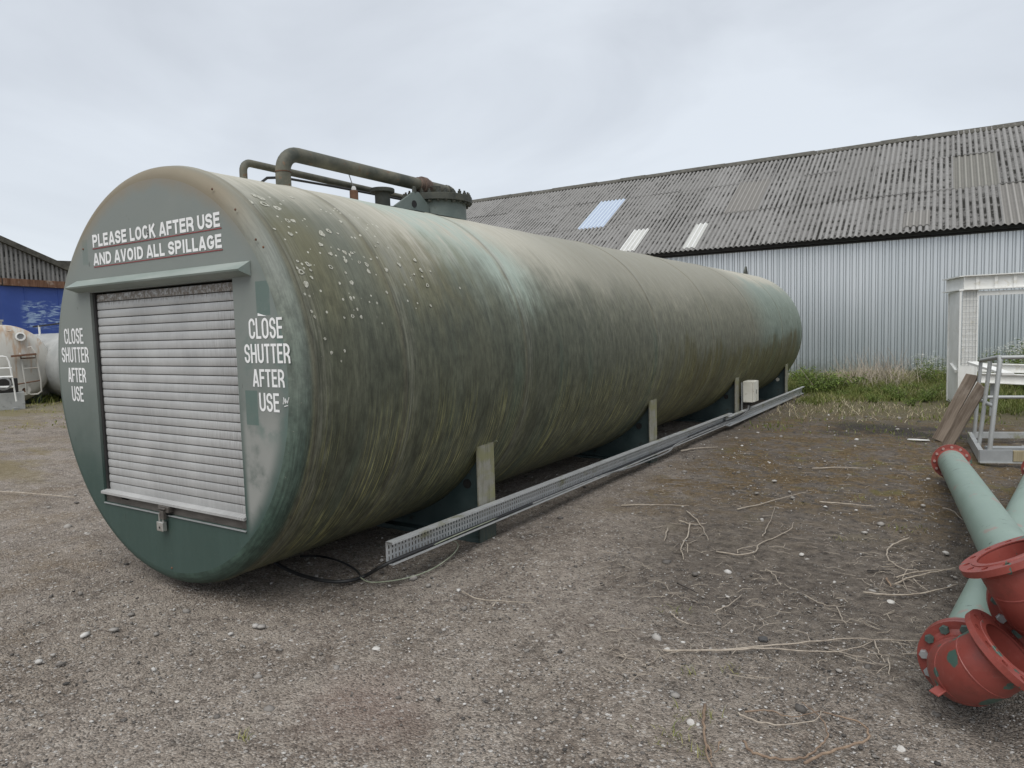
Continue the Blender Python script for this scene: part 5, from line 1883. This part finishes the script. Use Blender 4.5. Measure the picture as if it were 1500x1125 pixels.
# ================================================================== VEGETATION
def vnoise(x, y, sc, seed):
    r = np.random.default_rng(seed); T = r.random((64, 64))
    X = x * sc; Y = y * sc
    xi = np.floor(X).astype(int); yi = np.floor(Y).astype(int); fx = X - xi; fy = Y - yi
    g = lambda i, j: T[i % 64, j % 64]
    return g(xi, yi) * (1 - fx) * (1 - fy) + g(xi + 1, yi) * fx * (1 - fy) + g(xi, yi + 1) * (1 - fx) * fy + g(xi + 1, yi + 1) * fx * fy


def blades(name, label, x, y, h, w, lean, mat, tint, seed, z=-.01):
    r = np.random.default_rng(seed)
    n = len(x)
    a = r.random(n) * 2 * PI
    dx, dy = np.cos(a), np.sin(a)
    b = a + PI / 2 + r.normal(0, .5, n)
    lx, ly = np.cos(b) * lean, np.sin(b) * lean
    P = []
    for (t, ww) in ((0, 1.0), (.5, .8), (1.0, .05)):
        bx = x + lx * h * t ** 1.8; by = y + ly * h * t ** 1.8; bz = z + h * (t - .25 * t * t * np.minimum(lean, 1.2))
        P.append(np.stack([bx - dx * w * ww / 2, by - dy * w * ww / 2, bz], -1))
        P.append(np.stack([bx + dx * w * ww / 2, by + dy * w * ww / 2, bz], -1))
    V = np.stack(P, 1).reshape(-1, 3)
    base = np.arange(n)[:, None] * 6
    F = np.concatenate([base + np.array([[0, 1, 3, 2]]), base + np.array([[2, 3, 5, 4]])], 0)
    o = np_mesh(name, V, F, mat, attr=np.repeat(tint, 6))
    return tag(o, label, None, None, 'stuff')


def veg():
    r = np.random.default_rng(11)
    # green grass along the shed
    n = 80000
    x = r.uniform(.1, 12, n); y = r.uniform(8.6, 19.75, n)
    dens = np.clip((y - 8.9 + 2.6 * (vnoise(x, y, .55, 1) - .5)) / 2.6, .0, 1) * np.clip((x - np.where(y > 14.4, .2, 1.4)) / .4, 0, 1)
    dens *= .06 + .94 * np.clip((vnoise(x, y, 1.1, 2) * .7 + vnoise(x, y, .45, 14) * .5 - .47 + .07 * np.clip(y - 13, -2, 2)) / .12, 0, 1)
    keep = r.random(n) < dens
    x, y = x[keep], y[keep]
    k = len(x)
    hh = (.05 + .20 * np.clip((y - 11) / 6, 0, 1)) * r.uniform(.5, 1.5, k) * (.6 + .9 * vnoise(x, y, .7, 3))
    blades('green_grass', 'green grass growing along the foot of the shed', x, y, hh, r.uniform(.010, .02, k), r.uniform(.2, 1.1, k), MAT['green_grass'], np.clip(r.normal(.45, .25, k) + .5 * (vnoise(x, y, .8, 4) - .5), 0, 1), 21)
    # dry straw, leaning, in front of the wall
    n = 24000
    x = r.uniform(1.2, 9, n); y = r.uniform(9.5, 19.78, n)
    dens = (.20 + .8 * np.clip((y - 15.5) / 3, 0, 1)) * np.clip((y - 9.8) / 2.5, 0, 1) * (vnoise(x, y, .8, 6) > .45)
    dens *= np.clip((4.6 - x) / 1.2, .12, 1)
    keep = r.random(n) < dens * 2.4
    x, y = x[keep], y[keep]; k = len(x)
    hh = (.08 + .48 * np.clip((y - 13) / 5, 0, 1) * vnoise(x, y, 1.3, 8)) * r.uniform(.5, 1.5, k)
    blades('dry_grass', 'pale dead grass leaning in tufts against the silver wall', x, y, hh, r.uniform(.008, .014, k), r.uniform(.5, 1.8, k), MAT['dry_grass'], np.clip(r.normal(.55, .25, k), 0, 1), 22)
    # thin mossy tufts in the yard
    n = 9000
    x = r.uniform(1.4, 6.0, n); y = r.uniform(3.0, 10.5, n)
    keep = r.random(n) < np.clip((y - 5.5) / 6, 0.0, 1) * (vnoise(x, y, 1.6, 9) > .56)
    x, y = x[keep], y[keep]; k = len(x)
    blades('thin_grass', 'sparse short grass scattered over the brown yard', x, y, r.uniform(.02, .05, k), r.uniform(.003, .007, k), r.uniform(.2, .9, k), MAT['green_grass'], np.clip(r.normal(.5, .25, k), 0, 1), 23)
    # single little tufts near us
    X, Y, H = [], [], []
    for (px, py, m_, s_) in ((980, 1080, 36, .05), (1070, 980, 14, .03), (1008, 982, 14, .03), (1320, 775, 26, .05), (1352, 560 + 215, 14, .04), (1255, 695, 16, .05), (1035, 1045, 18, .03), (358, 1082, 12, .02), (1230, 790, 10, .03), (1000, 1045, 14, .04), (1028, 1103, 14, .03), (985, 895, 18, .05), (1262, 730, 20, .06)):
        p = atz(px, py)
        X.append(p.x + r.normal(0, s_, m_)); Y.append(p.y + r.normal(0, s_, m_)); H.append(r.uniform(.015, .05, m_))
    x, y, hh = map(np.concatenate, (X, Y, H)); k = len(x)
    blades('grass_tufts', 'tiny green grass tufts in the grit', x, y, hh, r.uniform(.003, .006, k), r.uniform(.4, 1.4, k), MAT['green_grass'], np.clip(r.normal(.8, .2, k), 0, 1), 24)
    # left: grass strip below the old tanks
    n = 26000
    x = r.uniform(-26, -9, n); y = r.uniform(1, 14, n)
    d = x * .93 - y * .36
    dens = np.where(d < -17.2, .9, .22 * (vnoise(x, y, .7, 12) > .58))
    keep = (r.random(n) < dens) & (x < -9.5)
    x, y = x[keep], y[keep]; k = len(x)
    d = x * .93 - y * .36
    hh = np.where(d < -18.2, .22, .05) * r.uniform(.5, 1.5, k)
    blades('left_grass', 'grass strip growing below the old tanks', x, y, hh, r.uniform(.015, .03, k), r.uniform(.2, 1.2, k), MAT['green_grass'], np.clip(r.normal(.6, .25, k) + np.where(d < -18.2, -.15, .3), 0, 1), 25)


veg()


def weed(kind, seed):
    """one leafy weed as a mesh pair: stems and leaves (and flowers)"""
    r = random.Random(seed)
    H = {'leafy': .45, 'tall': .95, 'dock': .6}[kind]
    stems = MB(); V = []; F = []; T = []; FV = []; FF = []; FT = []
    ns = {'leafy': 26, 'tall': 20, 'dock': 14}[kind]
    for _ in range(ns):
        a = r.uniform(0, 2 * PI); s_ = r.uniform(.05, .36)
        h = H * r.uniform(.55, 1.1)
        p0 = Vector((.18 * math.cos(a) * r.random(), .18 * math.sin(a) * r.random(), -.02))
        p1 = p0 + Vector((s_ * .5 * math.cos(a), s_ * .5 * math.sin(a), h * .6))
        p2 = p0 + Vector((s_ * math.cos(a), s_ * math.sin(a), h))
        stems.tube([p0, p1, p2], [.006, .005, .002], 4)
        for q in range(r.randint(9, 15)):
            t = r.uniform(.12, 1.0)
            p = p0.lerp(p1, t * 2) if t < .5 else p1.lerp(p2, t * 2 - 1)
            b = r.uniform(0, 2 * PI); L = r.uniform(.05, .13) * (1.25 - .5 * t)
            wv = L * r.uniform(.28, .5)
            dr = Vector((math.cos(b), math.sin(b), r.uniform(-.35, .5))).normalized()
            sd_ = dr.cross(Vector((0, 0, 1))).normalized()
            upv = sd_.cross(dr)
            o_ = len(V)
            V += [p, p + dr * L * .5 + sd_ * wv / 2 + upv * .008, p + dr * L - upv * L * .25, p + dr * L * .5 - sd_ * wv / 2 + upv * .008]
            F.append((o_, o_ + 1, o_ + 2, o_ + 3))
            tv = min(1, max(0, r.gauss(.45, .22)))
            T += [tv] * 4
        if kind == 'tall' and r.random() < .85:
            for q in range(r.randint(5, 9)):
                c = p2 + Vector((r.gauss(0, .05), r.gauss(0, .05), r.uniform(-.04, .05)))
                R0 = r.uniform(.012, .026)
                o_ = len(FV)
                FV += [c + Vector((R0 * math.cos(z), R0 * math.sin(z), r.uniform(-.006, .006))) for z in (0, 1.05, 2.1, 3.14, 4.2, 5.25)]
                FF.append(tuple(range(o_, o_ + 6)))
                FT += [r.random()] * 6
    return stems, V, F, T, FV, FF, FT


def mk_weed(kind, seed, label, group):
    stems, V, F, T, FV, FF, FT = weed(kind, seed)
    root = thing('leafy_weed', label, 'weed', (0, 0, 0), 0, group)
    stems.build('stem', MAT['stalk'], root)
    np_mesh('leaves', [tuple(q) for q in V], F, MAT['leaf'], root, attr=T)
    if FV:
        np_mesh('flower_heads', [tuple(q) for q in FV], FF, MAT['petal'], root, attr=FT)
    return root


def copy_weed(w, loc, rz, sc, label=None):
    c = w.copy(); COL.objects.link(c)
    c.location = loc; c.rotation_euler = (0, 0, rz); c.scale = (sc, sc, sc)
    if label: c['label'] = label
    for ch in list(w.children):
        k = ch.copy(); COL.objects.link(k); k.parent = c
    return c


rw = random.Random(3)
kinds = {}
kinds['tall'] = [mk_weed('tall', s_, 'tall white flowered weed growing between the white frame and the shed wall', 'tall white flowered weeds by the shed wall') for s_ in (1, 2)]
kinds['leafy'] = [mk_weed('leafy', s_, 'low leafy green weed in the grass along the shed', 'low leafy weeds along the shed') for s_ in (5, 6)]
used = {'tall': 0, 'leafy': 0}


def place_weed(kind, loc, sc, label=None):
    i = used[kind]; used[kind] += 1
    src = kinds[kind][i % 2]
    if i < 2:
        src.location = loc; src.rotation_euler = (0, 0, rw.uniform(0, 6.28)); src.scale = (sc,) * 3
        if label: src['label'] = label
        return src
    c = copy_weed(src, loc, rw.uniform(0, 6.28), sc)
    c['label'] = label or {'tall': 'tall white flowered weed growing between the white frame and the shed wall', 'leafy': 'low leafy green weed in the grass along the shed'}[kind]
    return c


for i in range(26):
    x = rw.uniform(4.7, 8.2); y = rw.uniform(15.2, 19.2)
    place_weed('tall', (x, y, 0), rw.uniform(.75, 1.15))
for i in range(4):
    place_weed('tall', (rw.uniform(3.55, 4.15), rw.uniform(16.5, 18.5), 0), rw.uniform(.6, .85))
for i in range(9):
    x = rw.uniform(1.9, 8.0); y = rw.uniform(12.2, 19.3)
    if x < 1.9 + (19 - y) * .03: continue
    place_weed('leafy', (x, y, 0), rw.uniform(.28, .62))
for (x, y, s_) in ((2.9, 13.2, .5), (3.3, 13.9, .6), (3.6, 12.9, .45), (3.1, 14.8, .6), (3.8, 14.3, .5), (2.6, 15.0, .5), (3.5, 15.6, .6), (2.2, 14.2, .4), (4.0, 15.4, .6), (1.72, 15.1, 1.1), (2.05, 15.8, 1.1), (1.5, 16.2, 1.2), (1.1, 16.6, 1.1), (.7, 17.4, 1.2), (1.3, 15.3, .8)):
    place_weed('leafy', (x, y, 0), s_, None)
for (x, y, s_) in ((-19.3, 8.3, .9), (-18.6, 8.0, .8), (-19.8, 9.0, 1.0), (-17.9, 7.35, .6)):
    c = place_weed('leafy', (x, y, 0), s_, 'low leafy weed at the foot of the old tanks')
    c['group'] = 'weeds by the old tanks'

# dead stalks leaning in front of the wall
rs = random.Random(8)
ds = MB()
for i in range(260):
    x = rs.gauss(2.75, .6); y = rs.uniform(15.5, 19.3)
    a = rs.uniform(0, 2 * PI); L = rs.uniform(.4, 1.05); t = rs.uniform(.2, 1.15)
    p0 = Vector((x, y, 0)); p2 = p0 + Vector((math.cos(a) * math.sin(t), math.sin(a) * math.sin(t), math.cos(t))) * L
    ds.tube([p0, p0.lerp(p2, .5) + Vector((0, 0, .05 * L)), p2], [.006, .005, .002], 4)
tag(ds.build('dead_stalks', MAT['twig']), 'tangle of pale dead stalks against the silver wall', None, None, 'stuff')


# ================================================================== LOOSE STONES
def stones():
    ico = bmesh.new(); bmesh.ops.create_icosphere(ico, subdivisions=1, radius=1.0)
    bv = np.array([v.co[:] for v in ico.verts]); bf = np.array([[v.index for v in f.verts] for f in ico.faces]); ico.free()
    r = np.random.default_rng(4)
    def make(name, label, x, y, s, tint, seed):
        n = len(x)
        rr = np.random.default_rng(seed)
        V = bv[None] * (1 + rr.uniform(-.28, .28, (n, len(bv), 1)))
        V = V * s[:, None, None] * np.stack([rr.uniform(.7, 1.4, n), rr.uniform(.6, 1.1, n), rr.uniform(.35, .75, n)], -1)[:, None]
        a = rr.random(n) * 2 * PI
        c, sn = np.cos(a)[:, None], np.sin(a)[:, None]
        Vx = V[..., 0] * c - V[..., 1] * sn + x[:, None]
        Vy = V[..., 0] * sn + V[..., 1] * c + y[:, None]
        Vz = V[..., 2] - .010 + s[:, None] * .15
        v = np.stack([Vx, Vy, Vz], -1).reshape(-1, 3)
        f = (bf[None] + (np.arange(n) * len(bv))[:, None, None]).reshape(-1, 3)
        o = np_mesh(name, v, f, MAT['stone'], attr=np.repeat(tint, len(bv)))
        tag(o, label, None, None, 'stuff')
    # positions: denser towards the camera
    def cloud(n, x0, x1, y0, y1):
        x = r.uniform(x0, x1, n); y = r.uniform(y0, y1, n)
        d = np.hypot(x - CAM[0], y - CAM[1])
        return x, y, d
    x, y, d = cloud(150000, -2.5, 5.6, -1.9, 7.0)
    keep = (r.random(len(x)) < np.clip(3.4 / d, 0, 1) ** 2.0) & ~((np.abs(x) < .5) & (y > .3))
    keep &= (vnoise(x, y, 1.6, 31) * .6 + vnoise(x, y, .5, 32) * .6 + .25 * (x > 2.6)) > r.uniform(.2, .85, len(x))
    x, y, d = x[keep], y[keep], d[keep]
    s = np.clip(r.lognormal(math.log(.0036), .42, len(x)), .0018, .016)
    make('fine_grit', 'loose grit over the yard', x, y, s, np.clip(r.beta(1.3, 1.5, len(x)), 0, 1), 41)
    x, y, d = cloud(4200, -4, 6.2, -1.9, 11)
    keep = r.random(len(x)) < .55 + .4 * vnoise(x, y, .8, 33)
    x, y, d = x[keep], y[keep], d[keep]
    s = np.clip(r.lognormal(math.log(.0085), .58, len(x)), .004, .040)
    make('loose_stones', 'small pale and dark stones lying on the yard', x, y, s, np.clip(r.beta(2.0, 1.5, len(x)), 0, 1), 42)


stones()


# ================================================================== DRY STEMS ON THE GROUND
def stem(label, px, r, mat='twig', z=.012, name='dry_stem', arch=0.0):
    P = [atz(a, b, 0) for a, b in px]
    out = []
    for i in range(len(P) - 1):
        p0 = P[max(0, i - 1)]; p1 = P[i]; p2 = P[i + 1]; p3 = P[min(len(P) - 1, i + 2)]
        for t in np.linspace(0, 1, 6)[:-1]:
            out.append(.5 * ((2 * p1) + (p2 - p0) * t + (2 * p0 - 5 * p1 + 4 * p2 - p3) * t * t + (3 * p1 - p0 - 3 * p2 + p3) * t ** 3))
    out.append(P[-1])
    n = len(out)
    rr_ = random.Random(len(label) * 31 + int(px[0][0]))
    for i, p in enumerate(out):
        p.z = z + arch * math.sin(PI * i / (n - 1)) + rr_.uniform(-.002, .002)
        p.x += rr_.uniform(-.005, .005); p.y += rr_.uniform(-.005, .005)
    rs_ = [r * (1.1 - .65 * i / (n - 1)) for i in range(n)]
    o = MB().tube(out, rs_, 6).build(name, MAT[mat], None, smooth='all')
    return tag(o, label, 'dry stem', 'dry stems lying on the yard')


stem('longest pale stem lying straight towards the red elbow flange', [(972, 957), (1050, 955), (1120, 950), (1200, 942), (1260, 939), (1344, 942)], .0055)
stem('pale stem branching low beside the longest straight stem', [(1046, 957), (1120, 953), (1200, 958), (1250, 954), (1280, 941)], .0045)
stem('short pale twig hanging off the end of the longest stem', [(1279, 940), (1288, 960), (1297, 973)], .004)
stem('tiny upright looking twig beside the longest stem', [(1302, 968), (1302, 992)], .004)
stem('wide brown stem hoop in front, open towards the bottom edge of the picture', [(1090, 1092), (1100, 1108), (1130, 1117), (1165, 1119), (1190, 1110), (1206, 1094), (1212, 1078), (1200, 1055), (1175, 1036)], .0055, 'dtwig', .02)
stem('brown stem arching from the dark clump down to the bottom edge', [(1176, 1125), (1215, 1108), (1262, 1094), (1273, 1082), (1262, 1066), (1230, 1056), (1200, 1048)], .006, 'dtwig', .02)
stem('pale stem bowing across inside the wide brown hoop', [(1080, 1052), (1110, 1065), (1150, 1070), (1190, 1064), (1205, 1050)], .004, 'twig', .025)
stem('thin brown stem crossing above the bowed pale one', [(1092, 1050), (1125, 1048), (1160, 1057), (1200, 1049)], .0035, 'dtwig', .022)
stem('short twig poking out inside the wide brown hoop', [(1124, 1101), (1135, 1117)], .0035)
stem('upright reddish stem forking near the bottom edge', [(1032, 1038), (1031, 1070), (1035, 1105), (1043, 1128)], .007, 'dtwig', .015)
stem('side shoot of the reddish forked stem', [(1034, 1092), (1041, 1105), (1040, 1118)], .0045, 'dtwig')
stem('straight short twig right of the reddish forked stem', [(1056, 1090), (1049, 1106)], .004, 'dtwig')
stem('curled pale stem hooking round right of the yard near the pipes', [(1331, 790), (1308, 800), (1299, 812), (1306, 826), (1325, 836), (1345, 838)], .0065)
stem('long pale stem running to the upper red elbow', [(1310, 858), (1335, 848), (1370, 840), (1402, 834)], .0065)
stem('pale straight stem just under the one running to the upper elbow', [(1312, 848), (1345, 840), (1380, 838), (1400, 836)], .005)
stem('bowed grey stem lying lowest in front of the upper red elbow', [(1265, 870), (1300, 874), (1340, 873), (1378, 866), (1402, 858)], .0065, 'twig')
stem('fine twig crossing down through the pale pipe side stems', [(1330, 836), (1322, 850), (1330, 870)], .0035)
stem('fine twig slanting right beside the pipe side stems', [(1338, 850), (1350, 862), (1362, 870)], .0035)
stem('dark stick among the pale stems left of the pipes', [(1270, 838), (1306, 838)], .006, 'btwig')
stem('brown chip of stem beside the dark stick', [(1299, 850), (1305, 862)], .008, 'dtwig')
stem('curved pale stem in the middle of the yard ending in a hook', [(1050, 810), (1080, 815), (1105, 811), (1113, 799), (1140, 787), (1158, 777), (1162, 767)], .006)
stem('fine fork on the curved middle stem', [(1080, 813), (1084, 806), (1108, 802)], .004)
stem('thin stem rising past the hooked middle stem', [(1117, 788), (1126, 770), (1135, 745)], .004)
stem('tall pale bent stem left of the yard centre', [(1011, 768), (1008, 785), (998, 804), (1002, 822)], .007)
stem('pale stem slanting right from the bent stem top', [(1006, 750), (1020, 763), (1030, 777), (1037, 793)], .006)
stem('short stem hanging under the bent stem', [(1006, 798), (1008, 812)], .005)
stem('thick short stem left of the bent stem', [(978, 776), (973, 794)], .007)
stem('pale stick across the bent stems', [(994, 764), (1015, 770), (1036, 768)], .006)
stem('thin straight stem lying up the yard left', [(910, 742), (960, 741), (1010, 743)], .006)
stem('thin wavy stem in the yard centre', [(1122, 836), (1134, 845), (1143, 860)], .004)
stem('thin arched twig below the tall bent stem', [(1047, 898), (1070, 888), (1088, 873)], .004)
stem('small forked twig right of the arched twig', [(1178, 874), (1205, 888), (1238, 891)], .0035)
stem('twig hanging from the small forked twig', [(1226, 892), (1233, 908), (1240, 917)], .0035)
stem('dark straight stick left of the arched twig', [(992, 857), (1024, 872)], .005, 'btwig')
stem('short pale twig under the dark straight stick', [(984, 901), (992, 910), (1009, 917)], .005)
stem('long dead stem lying across the upper yard', [(1080, 748), (1115, 740), (1150, 730), (1183, 722)], .006)
stem('dark long stem lying far up the yard', [(1200, 737), (1240, 740), (1282, 744)], .008, 'twig')
stem('pale stem near the far pipe flange', [(1380, 746), (1395, 750), (1410, 764)], .006)
stem('straight dead stem in the moss up the yard', [(1190, 688), (1230, 686), (1270, 688)], .008)
stem('pale stem beside the tray foot on the grit', [(998, 662), (1020, 658), (1052, 656)], .010)
stem('thin pale stem on the grit before the first saddle', [(676, 868), (700, 880), (735, 883), (785, 886)], .0045)
stem('small twig crossing the pale stem before the first saddle', [(722, 890), (733, 878)], .004)
stem('thin stick far left on the rutted ground', [(0, 722), (40, 724), (110, 730)], .010)

# litter of small twigs, too many to count
lt = MB()
rl = random.Random(12)
for i in range(700):
    if rl.random() < .93:
        p = atz(rl.uniform(880, 1420), 640 + 360 * rl.random() ** 1.3, .008)
    else:
        p = atz(rl.gauss(1330, 45), rl.gauss(845, 26), .008)
    if p.x > 4.28 and p.y < 6: continue
    a = rl.uniform(0, 2 * PI); L = rl.uniform(.03, .16)
    d = Vector((math.cos(a), math.sin(a), 0))
    s_ = Vector((-d.y, d.x, 0)) * rl.uniform(-.25, .25) * L
    lt.tube([p - d * L / 2, p + s_ + Vector((0, 0, .003)), p + d * L / 2], rl.uniform(.0008, .0022), 4)
tag(lt.build('twig_litter', MAT['twig']), 'fine broken straw and twigs over the yard', None, None, 'stuff')

# white scrap and a few single pale stones one can pick out
w0 = atz(1345, 644, .01)
o = MB().prism([(-.13, -.03), (.02, -.05), (.14, -.01), (.12, .03), (-.02, .04), (-.12, .02)], 2, -.004, .003, Matrix.Translation(w0)).build('white_scrap', MAT['litter'])
tag(o, 'flat white scrap lying before the grass near the leaning planks', 'scrap')


def rock(label, px, py, s, mat, seed):
    p = atz(px, py, 0)
    bm = bmesh.new(); bmesh.ops.create_icosphere(bm, subdivisions=2, radius=1.0)
    rr_ = random.Random(seed)
    ph = [rr_.uniform(0, 6) for _ in range(3)]
    for v in bm.verts:
        k = 1 + .22 * mnoise.noise(v.co * 1.3 + Vector(ph))
        v.co = Vector((v.co.x * s * 1.2 * k, v.co.y * s * k, v.co.z * s * .6 * k))
    me = bpy.data.meshes.new('stone'); bm.to_mesh(me); bm.free()
    me.materials.append(mat)
    o = bpy.data.objects.new('stone', me); COL.objects.link(o)
    o.location = (p.x, p.y, s * .3 - .012)
    o.rotation_euler = (rr_.uniform(-.3, .3), rr_.uniform(-.3, .3), rr_.uniform(0, 6))
    return tag(o, label, 'stone', 'single stones on the yard')


PALE = simple('pale_stone', (0.42, 0.40, 0.37), (0.56, 0.54, 0.51), 30, .85)
DARKS = simple('dark_stone', (0.045, 0.045, 0.045), (0.085, 0.082, 0.08), 30, .8)
rock('black rounded stone above the longest straight stem', 1118, 935, .024, DARKS, 1)
rock('pale round stone left of the longest straight stem', 977, 951, .018, PALE, 2)
rock('white stone in front of the tank, right of the reddish patch', 551, 949, .020, PALE, 3)
rock('pale stone beside the reddish forked stem', 1012, 1056, .016, PALE, 4)
rock('pale stone in the curve of the bowed grey stem', 1305, 881, .020, PALE, 5)
rock('flat pale stone under the upper red elbow rim', 1386, 809, .022, PALE, 6)
rock('small pale stone in the yard centre', 1174, 811, .018, PALE, 7)
rock('pale stone at the bottom right by the wide hoop', 1320, 1095, .016, PALE, 8)
